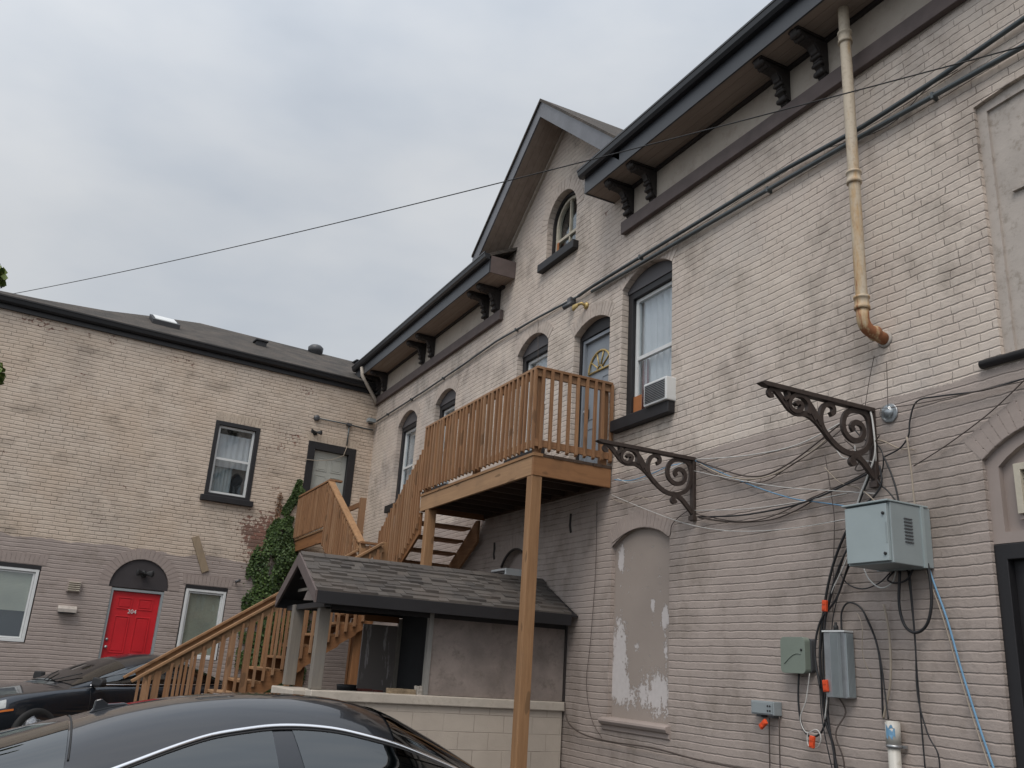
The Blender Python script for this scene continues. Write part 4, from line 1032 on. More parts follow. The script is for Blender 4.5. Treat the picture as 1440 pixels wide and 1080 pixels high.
MB().box((-.14, -.09, -.07), (.14, -.001, -.021)).build('flap', 'charcoal_mid', e)
def flood(x, z, label, s=1):
    e = on_wall2('security_light', label, 'security light', x, z)
    MB().lathe([(.05 * s, 0), (.055 * s, .02), (.03 * s, .035)], lambda a, b, h: (a, -h - .002, b), 14).build('mount', 'black', e)
    for sg in (-1, 1):
        MB().lathe([(.018 * s, -.05 * s), (.03 * s, -.02 * s), (.055 * s, .07 * s), (.05 * s, .075 * s)], lambda a, b, h: (sg * (.06 * s + h * .75) + a * .4, -.09 * s - h * .35 + b * .0 - abs(a) * .1, b + .01), 14).build('lamp_head', 'black', e)
        MB().tube([(0, -.03, 0), (sg * .03 * s, -.07 * s, 0), (sg * .05 * s, -.09 * s, .01)], .012 * s, 6).build('arm', 'black', e)
    return e
flood(-4.56, 2.93, 'twin-headed black security light in the dark arch over the red door', 1.25)
flood(-1.46, 6.42, 'twin-headed black security light above the pale grey door', 1.0)
e = on_wall2('wood_plank', 'weathered plank nailed askew to the wall right of the red door', 'plank', -3.55, 3.44)
m = MB().bar((-.15, -.02, .34), (.17, -.02, -.34), .15, .03, up=(0, 1, 0)); m.build('board', 'tan_z', e, bevel=.004)
tube = MB().tube([(-1.45, -.05, 6.775), (-.70, -.05, 6.78), (-.28, -.05, 6.76), (-.12, -.08, 6.76)], .018, 8)
e = on_wall2('conduit', 'thin conduit with a tee across the wall above the pale grey door', 'conduit', -.7, 6.77)
MB().tube([(-.75, -.04, 0), (0, -.04, .005), (.42, -.04, -.01), (.62, -.09, -.02)], .017, 8).build('pipe', 'conduit', e)
MB().tube([(.03, -.04, 0), (.03, -.04, -.50)], .017, 8).build('drop_pipe', 'conduit', e)
MB().lathe([(.07, 0), (.07, .05), (.02, .06)], lambda a, b, h: (-.77 + a, -h - .002, b), 16).box((-.03, -.075, -.03), (.08, -.002, .03)).build('junction_box', 'charcoal_mid', e)
e = on_wall2('security_camera', 'small camera in the corner where the two buildings meet', 'camera', -.14, 6.95)
MB().box((-.05, -.05, -.05), (.05, -.002, .02)).build('mount', 'charcoal_mid', e); MB().box((-.13, -.20, -.04), (.06, -.06, .05)).build('camera_body', 'grey_plastic', e, bevel=.01)
e = on_wall2('security_camera', 'tiny camera at the top right corner of the white window by the ivy', 'camera', -2.72, 2.93)
MB().tube([(0, -.01, 0), (0, -.08, .04)], .012, 6).tube([(-.04, -.11, .03), (.06, -.07, .07)], .025, 8).build('camera_body', 'charcoal_mid', e)
wq = lambda x, d, z: Vector((P2[0] + x * math.cos(A2) - d * math.sin(A2), P2[1] + x * math.sin(A2) + d * math.cos(A2), z))
tag(MB().tube([wq(-1.62, -.03, 5.78), wq(-1.35, -.05, 5.79), wq(-1.0, -.05, 5.87), wq(-.72, -.04, 6.02), wq(-.66, -.04, 6.25)], .008, 6).build('cable', 'cable_beige'), 'thin pale cable strung across the top of the pale grey door', 'cable', 'cables on the walls')
# ================================================================== TIMBER BALCONY
def baluster_mesh(h):
    m = MB(); a = .019
    vs = [(-a, -a, .022), (a, -a, 0), (a, a, 0), (-a, a, .022), (-a, -a, h), (a, -a, h), (a, a, h), (-a, a, h)]
    m._add(vs, [(0, 3, 2, 1), (4, 5, 6, 7), (0, 1, 5, 4), (1, 2, 6, 5), (2, 3, 7, 6), (3, 0, 4, 7)])
    return m
BAL = {}
def baluster(parent, loc, h, rz=0, mat='wood_z'):
    k = (round(h, 2), mat)
    if k not in BAL:
        me = baluster_mesh(h); o = me.build('baluster', mat, None, bevel=.002); BAL[k] = o; first = True
    else:
        o = BAL[k].copy(); col.objects.link(o)
    o.parent = parent; o.location = Vector(loc) - parent.location
    o.rotation_euler = (R(random.uniform(-.5, .5)), R(random.uniform(-.5, .5)), rz)
    return o
FL = 4.15
BY0, BY1, BX = 9.39, 13.15, 4.95
BC = world_thing('balcony', 'raised timber balcony on tall posts in front of the blue-grey upstairs door', 'balcony', (5.0, 9.45, -.1))
parts = []
MB().box((BX, BY0 + .042, 3.875), (BX + .04, BY1, 4.11)).build('beam', 'pale_y', BC, bevel=.004)
MB().box((BX, BY0, 3.87), (X0 - .02, BY0 + .04, 4.115)).build('beam', 'orange_x', BC, bevel=.004)
MB().box((BX + .042, BY1 - .042, 3.875), (X0 - .02, BY1 - .002, 4.11)).build('beam', 'orange_x', BC)
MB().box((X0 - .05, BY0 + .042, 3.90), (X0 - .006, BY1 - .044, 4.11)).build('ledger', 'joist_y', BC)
y = BY0 + .35
while y < BY1 - .15:
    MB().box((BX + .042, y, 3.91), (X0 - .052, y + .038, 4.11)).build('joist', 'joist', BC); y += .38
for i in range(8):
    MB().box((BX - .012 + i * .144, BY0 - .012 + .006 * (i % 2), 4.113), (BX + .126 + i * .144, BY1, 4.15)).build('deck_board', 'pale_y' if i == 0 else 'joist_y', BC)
def post(parent, x, y, z0, z1, w=.14, mat='pale_z', name='post'):
    return MB().box((x, y, z0), (x + w, y + w, z1)).build(name, mat, parent, bevel=.006)
post(BC, 4.95, 9.40, -.1, 3.868); post(BC, 4.95, 12.78, -.1, 3.872)
# railings
RT = 5.27
MB().box((BX - .03, BY0 - .03, RT - .035), (BX + .08, BY1 + .02, RT)).build('top_rail', 'wood_y', BC, bevel=.004)
MB().box((BX + .082, BY0 - .03, RT - .036), (X0 - .04, BY0 + .08, RT - .001)).build('top_rail', 'wood_x', BC, bevel=.004)
for z in (RT - .125, FL + .085):
    MB().box((BX + .0, BY0 + .042, z), (BX + .036, BY1, z + .088)).build('rail', 'wood_y', BC)
    MB().box((BX + .0, BY0 + .002, z), (X0 - .05, BY0 + .038, z + .088)).build('rail', 'wood_x', BC)
for (x, y) in ((BX + .037, BY0 + .04), (X0 - .15, BY0 + .04), (BX + .037, 11.2), (BX + .037, BY1 - .1)):
    MB().box((x, y, 4.152), (x + .088, y + .088, RT - .037)).build('newel_post', 'wood_z', BC, bevel=.004)
n = 31
for i in range(n):
    y = BY0 + .01 + i * (BY1 - BY0 - .03) / (n - 1)
    baluster(BC, (BX - .020, y, FL + .035 + random.uniform(-.006, .006)), 1.05)
for i in range(9):
    baluster(BC, (BX + .075 + i * .128, BY0 - .018, FL + .035 + random.uniform(-.005, .005)), 1.05, PI / 2)
settle_pts = None
def settle2(root):
    for c in root.children:
        if not c.name.startswith('baluster'):
            c.matrix_parent_inverse = Matrix.Translation(root.location).inverted()
settle2(BC)

# ---- flight from the balcony down along the wall
FA = world_thing('staircase', 'short timber flight with stepped balusters from the balcony down along the long wall', 'staircase', (5.0, 15.2, 2.5), 'timber stair flights')
def lerp(a, b, t): return a + (b - a) * t
NR = 9; y_a, y_b, z_a, z_b = BY1, 15.35, 4.15, 2.5
rise = (z_a - z_b) / NR; run = (y_b - y_a) / (NR - 1)
def stringer(m, x, w, yA, zA, yB, zB, dep):
    m.prism([(yA, zA), (yB, zB), (yB, zB - dep * .9), (yA, zA - dep)], lambda u, v, d: (d, u, v), x, x + w)
for x in (4.97, X0 - .12):
    m = MB(); m.prism([(y_a, 3.87), (y_a, 3.52), (y_b - .02, z_b - .30 + .06), (y_b - .02, z_b + .02), (y_a + .10, 3.87)], lambda u, v, d: (d, u, v), x, x + .038)
    m.build('stringer', 'orange_y' if x < 5 else 'wood_y', FA)
for i in range(NR - 1):
    z = z_a - rise * (i + 1); y = y_a + run * i
    MB().box((5.01, y - .01, z - .04), (X0 - .122, y + run + .02, z)).build('tread', 'wood_x', FA, bevel=.004)
m = MB().bar((4.99, BY1 + .05, 4.88), (4.99, 15.0, 3.74), .09, .036, up=(0, 0, 1)); m.build('handrail', 'wood_y', FA)
m = MB().bar((4.975, BY1 + .05, 3.72 + .12), (4.975, 15.0, 2.58 + .12), .036, .09); m.build('lower_rail', 'wood_y', FA)
k = 0; y = BY1 + .06
while y < 15.05:
    zt = lerp(4.88, 3.74, (y - BY1 - .05) / (15 - BY1 - .05)) + .02
    zb = lerp(3.60, 2.42, (y - BY1 - .05) / (15 - BY1 - .05))
    baluster(FA, (4.945, y, zb), round(zt - zb, 2)); y += .105
MB().box((4.98, 15.0, 2.35), (5.07, 15.09, 3.78)).build('newel_post', 'wood_z', FA, bevel=.004)
settle2(FA)

# ---- landing at the pale grey door and its flight
FB = world_thing('door_landing', 'timber landing with close balusters outside the pale grey upstairs door', 'landing', (5.2, 18.2, 3.9))
MB().box((4.52, 17.0, 3.72), (4.56, 19.45, 3.95)).build('beam', 'orange_y', FB); MB().box((4.562, 17.0, 3.72), (5.26, 17.04, 3.95)).build('beam', 'orange_x', FB)
MB().box((4.50, 16.98, 3.953), (5.26, 19.5, 3.99)).build('deck', 'pale_y', FB)
post(FB, 4.62, 17.05, -.1, 3.72, .10); post(FB, 4.62, 19.1, -.1, 3.72, .10)
LT = 4.935
MB().box((4.46, 16.98, LT - .035), (4.57, 19.45, LT)).build('top_rail', 'wood_y', FB); MB().box((4.572, 16.98, LT - .036), (4.72, 17.09, LT - .001)).build('top_rail', 'wood_x', FB)
for z in (LT - .13, 4.05): MB().box((4.50, 17.06, z), (4.535, 19.42, z + .088)).build('rail', 'wood_y', FB)
MB().box((4.49, 16.99, 3.75), (4.58, 17.08, LT - .037)).build('newel_post', 'wood_z', FB)
MB().box((5.14, 16.99, 3.75), (5.25, 17.10, 4.66)).build('newel_post', 'wood_z', FB)
MB().box((5.18, 17.1, 4.50), (5.22, 19.4, 4.60)).build('rail', 'wood_y', FB)
for i in range(20): baluster(FB, (4.478, 17.12 + i * .122, 3.99), .88)
settle2(FB)
FC = world_thing('staircase', 'short timber flight with pale new handrail descending from the pale grey door landing', 'staircase', (4.9, 15.3, 2.5), 'timber stair flights')
N2 = 8; r2 = (3.97 - 2.5) / N2; t2 = (17.0 - 15.35) / (N2 - 1)
def xs(y): return lerp(4.66, 4.50, (y - 15.0) / 2.03)
for i in range(N2 - 1):
    z = 3.97 - r2 * (i + 1); y = 17.0 - t2 * i
    MB().box((4.70, y - t2 - .02, z - .04), (5.20, y + .01, z)).build('tread', 'wood_x', FC)
for x in (4.655, 5.20): MB().prism([(17.0, 3.93), (17.0, 3.60), (15.35, 2.25), (15.35, 2.5)], lambda u, v, d: (d, u, v), x, x + .038).build('stringer', 'orange_y', FC)
MB().bar((4.50, 17.0, 4.88), (4.655, 15.05, 3.52), .13, .036).build('handrail', 'pale_y', FC, bevel=.004)
MB().bar((4.46, 17.0, 4.76), (4.615, 15.05, 3.40), .036, .085).build('rail', 'pale_y', FC)
i = 0; y = 16.9
while y > 15.12:
    tt = (17.0 - y) / 1.95; zt = lerp(4.86, 3.50, tt); zb = lerp(3.66, 2.36, tt)
    baluster(FC, (lerp(4.44, 4.60, tt), y, zb), round(zt - zb, 2)); y -= .108
MB().box((4.61, 14.96, 2.3), (4.70, 15.05, 3.53)).build('newel_post', 'pale_z', FC, bevel=.004)
settle2(FC)
# ---- turning landing between the flights
FD = world_thing('turning_landing', 'small low timber landing where the three stair flights meet', 'landing', (4.8, 14.6, -.1))
MB().box((4.60, 13.78, 2.46), (4.94, 15.34, 2.5)).box((4.942, 15.02, 2.459), (X0 - .03, 15.60, 2.499)).build('deck', 'wood_y', FD)
MB().box((4.60, 13.78, 2.25), (4.64, 15.6, 2.458)).box((4.642, 13.78, 2.25), (4.93, 13.82, 2.458)).build('beam', 'orange_y', FD)
post(FD, 4.34, 13.86, -.1, 2.25, .12, 'orange_z'); post(FD, 4.70, 15.2, -.1, 2.25, .10, 'orange_z')
for y in (13.79, 14.93): MB().box((4.62, y, 2.3), (4.71, y + .09, 3.42)).build('newel_post', 'pale_z', FD, bevel=.004)
MB().box((4.60, 14.9, 3.50), (5.02, 15.0, 3.536)).build('top_rail', 'wood_x', FD); MB().box((4.70, 14.95, 3.38), (4.97, 14.985, 3.47)).build('rail', 'wood_x', FD)
MB().box((4.70, 14.95, 3.05), (4.97, 14.985, 3.10)).build('rail', 'wood_x', FD)
for x in (4.76, 4.88): baluster(FD, (x, 14.93, 2.55), .93)
settle2(FD)
# ---- long lower flight to the yard
FE = world_thing('staircase', 'long lower timber staircase running down to the yard behind the lean-to', 'staircase', (2.9, 14.4, -.1), 'timber stair flights')
YN, YF = 13.75, 15.06; NS = 14
def hz(x): return .292 + .6745 * x
r3 = 2.6 / NS; t3 = (4.60 - 1.12) / (NS - 1)
for i in range(NS - 1):
    z = 2.5 - r3 * (i + 1); x = 4.60 - t3 * i
    MB().box((x - t3 - .02, YN + .04, z - .038), (x + .0, YF - .04, z)).build('tread', 'pale_y', FE, bevel=.003)
    if i > 3: MB().box((x - .002, YN + .05, z - .15 + .0), (x + .015, YF - .05, z - .04)).build('riser', 'orange_y', FE)
for y in (YN, YF - .038):
    # sawtooth-bottomed stringer
    top = [(4.60, 2.5)]; bot = []
    for i in range(NS - 1):
        z = 2.5 - r3 * (i + 1); x = 4.60 - t3 * i
        top += [(x, z - .04), (x - t3, z - .04)]
    bot = [(1.12, -.1), (1.45, -.1)]
    k = 12
    for i in range(k):
        x = 1.5 + i * .258; bot += [(x, -.02 + i * .186 - .04), (x + .23, .06 + i * .186 + .02)]
    bot += [(4.6, 2.22)]
    MB().prism(top + bot, lambda u, v, d: (u, d, v), y, y + .038).build('stringer', 'orange_x', FE)
for (y, sg) in ((YN - .02, -1), (YF, 1)):
    MB().bar((4.60, y, hz(4.60)), (1.22, y, hz(1.22)), .12, .036).build('handrail', 'pale_x', FE, bevel=.004)
    MB().bar((4.60, y + .02, hz(4.60) - .085), (1.40, y + .02, hz(1.40) - .085), .036, .10).build('rail', 'pale_x', FE)
    x = 1.45
    while x < 4.58:
        if not any(abs(x - c) < .07 for c in (1.55, 2.72)):
            baluster(FE, (x, y - .018 if sg < 0 else y + .055, hz(x) - .14 - .98), 1.06, PI / 2)
        x += .128
    for px in (1.50, 2.68):
        MB().box((px, y - .02, -.1), (px + .09, y + .07, hz(px) - .03)).build('newel_post', 'wood_z', FE, bevel=.004)
post(FE, 3.50, 13.85, -.1, 1.45, .12, 'orange_z', 'post')
settle2(FE)

# ================================================================== LEAN-TO WITH SHINGLE ROOF
SH = world_thing('lean_to_shed', 'open-fronted lean-to with a small shingled gable roof on grey posts, built against the long wall', 'shed', (4.4, 11, 1.25))
sx0, sx1 = 2.68, X0 - .01
RYC, RZC = 11.07, 2.80
EF, ER, EZ = 10.08, 12.0, 2.31
# individual shingle courses
sh = MB(); NCO = 9
for side in (0, 1):
    ye = EF if side == 0 else ER
    for i in range(NCO):
        t0, t1 = i / NCO, (i + 1.25) / NCO
        t1 = min(t1, 1)
        x = sx0 - .02 - random.uniform(0, .2)
        while x < sx1:
            wd = random.choice((.13, .17, .21, .26)); xa, xb = max(x, sx0 - .02), min(x + wd, sx1 if side else sx1 - .10 * (1 - t0))
            if xb - xa > .02:
                lift = random.choice((.010, .016, .030, .034)); dj = random.uniform(-.020, .020)
                ya, za_ = lerp(ye, RYC, t0), lerp(EZ, RZC, t0); yb_, zb_ = lerp(ye, RYC, t1), lerp(EZ, RZC, t1)
                ya += dj if i else 0
                vs = [(xa, ya, za_ + lift), (xb, ya, za_ + lift), (xb, yb_, zb_ + .002), (xa, yb_, zb_ + .002), (xa, ya, za_ - .004), (xb, ya, za_ - .004), (xb, yb_, zb_ - .01), (xa, yb_, zb_ - .01)]
                sh._add(vs, [(0, 1, 2, 3), (7, 6, 5, 4), (0, 4, 5, 1), (1, 5, 6, 2), (2, 6, 7, 3), (3, 7, 4, 0)])
            x += wd
x = sx0 - .02
while x < sx1 - .02:
    xb = min(x + .30, sx1)
    sh._add([(x, RYC - .10, RZC - .03), (xb, RYC - .10, RZC - .03), (xb, RYC, RZC + .028), (x, RYC, RZC + .028), (x, RYC + .10, RZC - .03), (xb, RYC + .10, RZC - .03)], [(0, 1, 2, 3), (3, 2, 5, 4), (0, 3, 4), (1, 5, 2)])
    x += .29
sh.build('roof', 'shingle_shed', SH, fix=False)
MB().prism([(EF, EZ - .012), (RYC, RZC - .014), (ER, EZ - .012), (ER, EZ - .03), (RYC, RZC - .035), (EF, EZ - .03)], lambda u, v, d: (d, u, v), sx0, sx1).build('roof_deck', 'charcoal', SH)
MB().box((sx0 - .01, EF - .012, EZ - .14), (sx1 - .10, EF + .012, EZ - .002)).build('fascia', 'charcoal', SH, bevel=.003)
MB().box((sx0 - .01, ER - .012, EZ - .14), (sx1, ER + .012, EZ - .002)).build('fascia', 'charcoal', SH)
m = MB()
m.prism([(EF - .01, EZ - .14), (EF - .01, EZ + .0), (RYC, RZC + .005), (RYC, RZC - .15)], lambda u, v, d: (d, u, v), sx0 - .04, sx0 - .012)
m.prism([(ER + .01, EZ - .14), (ER + .01, EZ + .0), (RYC + .001, RZC + .005), (RYC + .001, RZC - .15)], lambda u, v, d: (d, u, v), sx0 - .04, sx0 - .012)
m.build('gable_board', 'trim', SH, bevel=.003)
# infill at the gable, rear half is open with slats
MB().prism([(EF + .12, EZ - .10), (EF + .22, EZ - .02), (RYC - .25, RZC - .22), (RYC + .12, EZ - .06)], lambda u, v, d: (d, u, v), 2.80, 2.82).build('gable_infill', 'pebble', SH)
for z in (2.36, 2.52): MB().box((2.79, RYC - .1, z), (2.815, RYC + .42, z + .035)).build('slat', 'greywood_y', SH)
MB().box((2.78, EF + .06, EZ - .17), (2.86, ER - .1, EZ - .11)).build('tie_beam', 'charcoal', SH)
MB().box((2.86, 10.36, 2.13), (X0 - .02, 10.42, 2.26)).build('header_beam', 'charcoal', SH)
for (x, y) in ((2.80, 10.36), (2.76, 11.42)): MB().box((x, y, 1.245), (x + .13, y + .13, 2.20)).build('post', 'greywood_z', SH, bevel=.005)
MB().box((4.22, 10.37, 1.245), (X0 - .006, 10.41, 2.20)).build('front_panel', 'pebble', SH)
MB().box((4.16, 10.35, 1.245), (4.215, 10.43, 2.20)).build('panel_edge', 'greywood_z', SH)
MB().box((X0 - .03, 10.34, 1.245), (X0 - .002, 10.365, 2.18)).build('corner_strip', 'corbel', SH)
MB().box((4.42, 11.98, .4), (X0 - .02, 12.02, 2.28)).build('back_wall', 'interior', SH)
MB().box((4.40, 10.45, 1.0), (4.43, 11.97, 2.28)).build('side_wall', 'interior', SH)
MB().box((4.35, 11.94, 1.2), (4.40, 12.0, 2.16)).build('jamb', 'greywood_z', SH)
MB().box((3.86, 11.97, .9), (4.348, 12.0, 2.06)).build('streaked_board', 'peel2', SH)
MB().box((3.86, 11.95, 2.10), (4.348, 12.0, 2.18)).build('header_board', 'orange_x', SH)
settle2(SH)
# low block wall with coping
LWL = world_thing('block_wall', 'low cream painted concrete block wall with a flat coping under the lean-to', 'wall', (4.4, 10.4, -.1))
MB().box((2.86, 10.35, -.1), (X0 - .03, 10.549, 1.13)).box((2.86, 10.55, -.1), (2.99, 11.62, 1.13)).build('blocks', 'block', LWL)
MB().box((2.80, 10.31, 1.13), (X0 - .006, 10.60, 1.24)).build('coping', 'coping', LWL, bevel=.012)
MB().box((2.66, 10.603, 1.13), (3.03, 11.66, 1.222)).build('coping', 'coping', LWL, bevel=.012)
settle2(LWL)
post2 = None
# loose things on the coping
def lump(name, label, cat, loc, size, mat, rz=0, group=None, sd=.12):
    b = bmesh.new(); bmesh.ops.create_cube(b, size=1)
    bmesh.ops.subdivide_edges(b, edges=b.edges, cuts=3, use_grid_fill=True)
    for v in b.verts:
        nv = noise.noise_vector(v.co * 2.3 + Vector(loc) * 7); v.co += nv * sd
        v.co = Vector((v.co.x * size[0], v.co.y * size[1], (v.co.z + .5) * size[2]))
    me = bpy.data.meshes.new(name); b.to_mesh(me); b.free(); me.materials.append(M[mat])
    o = bpy.data.objects.new(name, me); col.objects.link(o); o.location = loc; o.rotation_euler.z = rz
    return tag(o, label, cat, group)
lump('loose_brick', 'broken yellowish brick, left of the two old bricks on the coping', 'brick', (3.83, 10.42, 1.24), (.20, .09, .058), 'oldbrick', .1, None, .04)
lump('loose_brick', 'brownish brick beside the white rock on the coping', 'brick', (4.02, 10.44, 1.24), (.13, .09, .055), 'oldbrick', -.3, None, .06)
lump('rock', 'rounded white rock on the coping against the stucco panel', 'rock', (4.13, 10.42, 1.235), (.09, .08, .10), 'stone', .3, None, .14)
lump('loose_brick', 'red brick lying inside the lean-to beyond the coping', 'brick', (3.83, 11.6, 1.16), (.20, .09, .08), 'redbrick', .05, None, .03)
lump('loose_brick', 'dull red brick fragment next to the red brick inside the lean-to', 'brick', (4.03, 11.62, 1.15), (.13, .09, .08), 'redbrick', -.2, None, .05)
bk = MB().lathe([(.11, 0), (.125, .10), (.13, .13), (.115, .13), (.10, .02)], lambda x, y, h: (x, y, h), 20).build('bucket', 'black'); bk.location = (3.60, 11.6, 1.15)
tag(bk, 'low black tub inside the lean-to behind the coping', 'tub')
SHF = MB().box((3.05, 11.45, 1.06), (4.36, 11.9, 1.145)).build('shelf_plank', 'charcoal'); tag(SHF, 'dark plank shelf inside the lean-to holding the red bricks', 'shelf')

# ================================================================== AIR CONDITIONERS
def ac(name, label, x, y, z, w, d, h, parts_at):
    """x: outer face, y..: centre along wall"""
    e = world_thing(name, label, 'air conditioner', (x + d / 2, y, z), 'window air conditioners')
    MB().box((x, y - w / 2, z), (x + d, y + w / 2, z + h)).build('casing', 'white', e, bevel=.012)
    MB().box((x - .004, y - w / 2 + .03, z + .03), (x + .002, y + w / 2 - .03, z + h - .03)).build('coil', 'charcoal', e)
    g_ = MB()
    for i in range(11): g_.box((x - .010, y - w / 2 + .03, z + .038 + i * (h - .076) / 10 - .003), (x - .004, y + w / 2 - .03, z + .038 + i * (h - .076) / 10 + .003))
    g_.build('grille', 'steel', e)
    settle2(e)
ac('air_conditioner', 'white window air conditioner jutting from the tall window right of the balcony', 5.96, 8.30, 4.715, .46, .29, .29, None)
ac('air_conditioner', 'white air conditioner poking up behind the lean-to roof', 5.80, 11.92, 2.66, .50, .42, .33, None)

# ================================================================== IRON SCROLL BRACKETS
def iron(y, label):
    e = world_thing('scroll_bracket', label, 'iron bracket', (X0, y, 3.3), 'iron scroll brackets')
    MB().prism([(4.80, 3.945), (4.84, 3.965), (6.09, 3.965), (6.09, 3.925), (4.86, 3.925)], lambda u, v, d: (u, d, v), y - .035, y + .035).build('arm', 'iron', e, bevel=.003)
    MB().box((6.055, y - .03, 3.30), (6.094, y + .03, 3.922)).box((6.04, y - .04, 3.26), (6.095, y + .04, 3.31)).build('back_plate', 'iron', e, bevel=.003)
    sw = MB(); T = .040
    def sm(p, n=4):
        o = []
        P = [p[0]] + p + [p[-1]]
        for i in range(1, len(P) - 2):
            for k in range(n):
                t = k / n; q = []
                for c in (0, 1):
                    a, b, c_, d = P[i - 1][c], P[i][c], P[i + 1][c], P[i + 2][c]
                    q.append(.5 * (2 * b + (c_ - a) * t + (2 * a - 5 * b + 4 * c_ - d) * t * t + (3 * b - a - 3 * c_ + d) * t ** 3))
                o.append(tuple(q))
        return o + [p[-1]]
    curves = [
     ([(4.986, 3.921), (4.936, 3.917), (4.901, 3.883), (4.914, 3.859), (4.948, 3.866)], T),
     ([(4.956, 3.926), (5.004, 3.888), (5.062, 3.836), (5.12, 3.783), (5.2, 3.758), (5.302, 3.769), (5.403, 3.732), (5.503, 3.654), (5.602, 3.575), (5.705, 3.525), (5.811, 3.514), (5.921, 3.543), (6.004, 3.611), (6.045, 3.734), (6.035, 3.849), (5.985, 3.905), (5.886, 3.912), (5.784, 3.876), (5.728, 3.791), (5.738, 3.695), (5.82, 3.637), (5.919, 3.654), (5.965, 3.727), (5.941, 3.789), (5.872, 3.801), (5.825, 3.76), (5.848, 3.723)], T * 1.15),
     ([(5.80, 3.519), (5.906, 3.481), (5.987, 3.414), (6.06, 3.345)], T * 1.2),
     ([(5.876, 3.516), (5.819, 3.483), (5.789, 3.446), (5.808, 3.426), (5.844, 3.447)], T),
     ([(5.56, 3.60), (5.483, 3.682), (5.464, 3.775), (5.494, 3.862), (5.556, 3.903), (5.612, 3.888), (5.616, 3.844), (5.58, 3.816)], T),
     ([(5.455, 3.70), (5.397, 3.803), (5.329, 3.879), (5.279, 3.925)], T * .9),
     ([(5.40, 3.735), (5.346, 3.818), (5.309, 3.925)], T * .9),
     ([(5.323, 3.773), (5.331, 3.855), (5.279, 3.91), (5.197, 3.915), (5.13, 3.865), (5.121, 3.799), (5.17, 3.769), (5.232, 3.788), (5.254, 3.836), (5.214, 3.854), (5.189, 3.828)], T * .85),
     ([(5.055, 3.844), (5.104, 3.884), (5.095, 3.925)], T * .7)]
    for q_, (c, t) in enumerate(curves): sw.ribbon(sm(c), t, y - .012 - .0016 * q_, y + .012 + .0016 * q_)
    sw.build('scrollwork', 'iron', e)
    settle2(e); return e
iron(7.72, 'ornate brown iron scroll bracket nearer the balcony')
iron(5.25, 'ornate brown iron scroll bracket above the grey cabinet')

# ================================================================== UTILITY BOXES, PIPES
e = world_thing('utility_cabinet', 'large pale grey metal cabinet bristling with cables under the right iron bracket', 'cabinet', (5.85, 4.98, 2.55))
x_, y_a2, y_b2, z_a2, z_b2 = 5.62, 4.76, 5.20, 2.55, 3.02
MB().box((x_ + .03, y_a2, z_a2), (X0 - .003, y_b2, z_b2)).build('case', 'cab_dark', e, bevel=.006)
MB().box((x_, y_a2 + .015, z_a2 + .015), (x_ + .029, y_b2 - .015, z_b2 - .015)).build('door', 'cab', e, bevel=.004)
MB().box((x_ - .01, y_a2 - .008, z_b2 + .001), (X0 - .03, y_b2 + .008, z_b2 + .016)).build('lid', 'cab', e, bevel=.004)
for z in (2.62, 2.93): MB().lathe([(.012, 0), (.012, .01), (.006, .012)], lambda a, b, h: (x_ - h, y_a2 + .045 + a, z + b), 12).build('lock', 'black', e)
MB().box((x_ - .004, y_a2 + .02, 2.70), (x_ - .0005, y_a2 + .03, 2.86)).build('latch_plate', 'cab_dark', e)
m = MB()
for i in range(8): m.box((x_ + .17, y_a2 - .008, 2.72 + i * .026), (x_ + .26, y_a2 - .0005, 2.728 + i * .026))
m.build('louvre', 'charcoal_mid', e)
MB().box((X0 - .12, y_a2 - .012, z_a2 - .005), (X0 - .09, y_b2 + .012, z_b2 - .0)).build('seam', 'cab', e)
settle2(e)
e = world_thing('telecom_box', 'rounded green-grey plastic box on the wall left of the aluminium box', 'utility box', (6.03, 6.2, 1.73))
def rrect(y0, y1, z0, z1, r, n=5):
    o = []
    for (cy, cz, a0) in ((y1 - r, z1 - r, 0), (y0 + r, z1 - r, 90), (y0 + r, z0 + r, 180), (y1 - r, z0 + r, 270)):
        for i in range(n + 1): a = R(a0 + 90 * i / n); o.append((cy + r * math.cos(a), cz + r * math.sin(a)))
    return o
MB().prism(rrect(6.05, 6.35, 1.72, 2.03, .04), lambda u, v, d: (d, u, v), 5.985, 6.05).build('cover', 'green_plastic', e, bevel=.012)
MB().prism(rrect(6.035, 6.335, 1.73, 2.02, .03), lambda u, v, d: (d, u, v), 6.051, X0 - .002).build('back_plate', 'charcoal_mid', e)
MB().tube([(5.982, 6.30 - .02 * i, 1.80 + .09 * math.sin(i * .19)) for i in range(11)], .004, 5).build('moulded_arc', 'green_plastic', e)
MB().lathe([(.01, 0), (.01, .008)], lambda a, b, h: (5.985 - h, 6.09 + a, 1.92 + b), 10).build('screw', 'black', e)
settle2(e)
e = world_thing('amplifier_box', 'ribbed aluminium box fixed upright on the wall right of the green box', 'utility box', (6.03, 5.72, 1.53))
MB().box((6.0, 5.61, 1.54), (X0 - .002, 5.84, 2.07)).build('casing', 'steel', e, bevel=.004)
m = MB()
for i in range(7): m.box((5.965, 5.615 + i * .013 + .04, 1.545), (6.0, 5.620 + i * .013 + .04, 2.065))
for i in range(6): m.box((6.004 + i * .015, 5.592, 1.55), (6.009 + i * .015, 5.6095, 2.06))
m.build('cooling_fin', 'grey_plastic', e)
MB().box((5.99, 5.60, 2.071), (X0 - .004, 5.85, 2.085)).build('top_cap', 'white', e)
MB().lathe([(.022, 0), (.022, .04), (.012, .045), (.012, .07)], lambda a, b, h: (6.04 + a, 5.735 + b, 2.085 + h), 12).build('cable_gland', 'black', e)
settle2(e)
e = world_thing('junction_box', 'small grey plastic box low on the wall, left of the other boxes', 'utility box', (6.05, 6.62, 1.33))
MB().box((6.0, 6.47, 1.345), (X0 - .002, 6.77, 1.465)).build('casing', 'grey_plastic', e, bevel=.006)
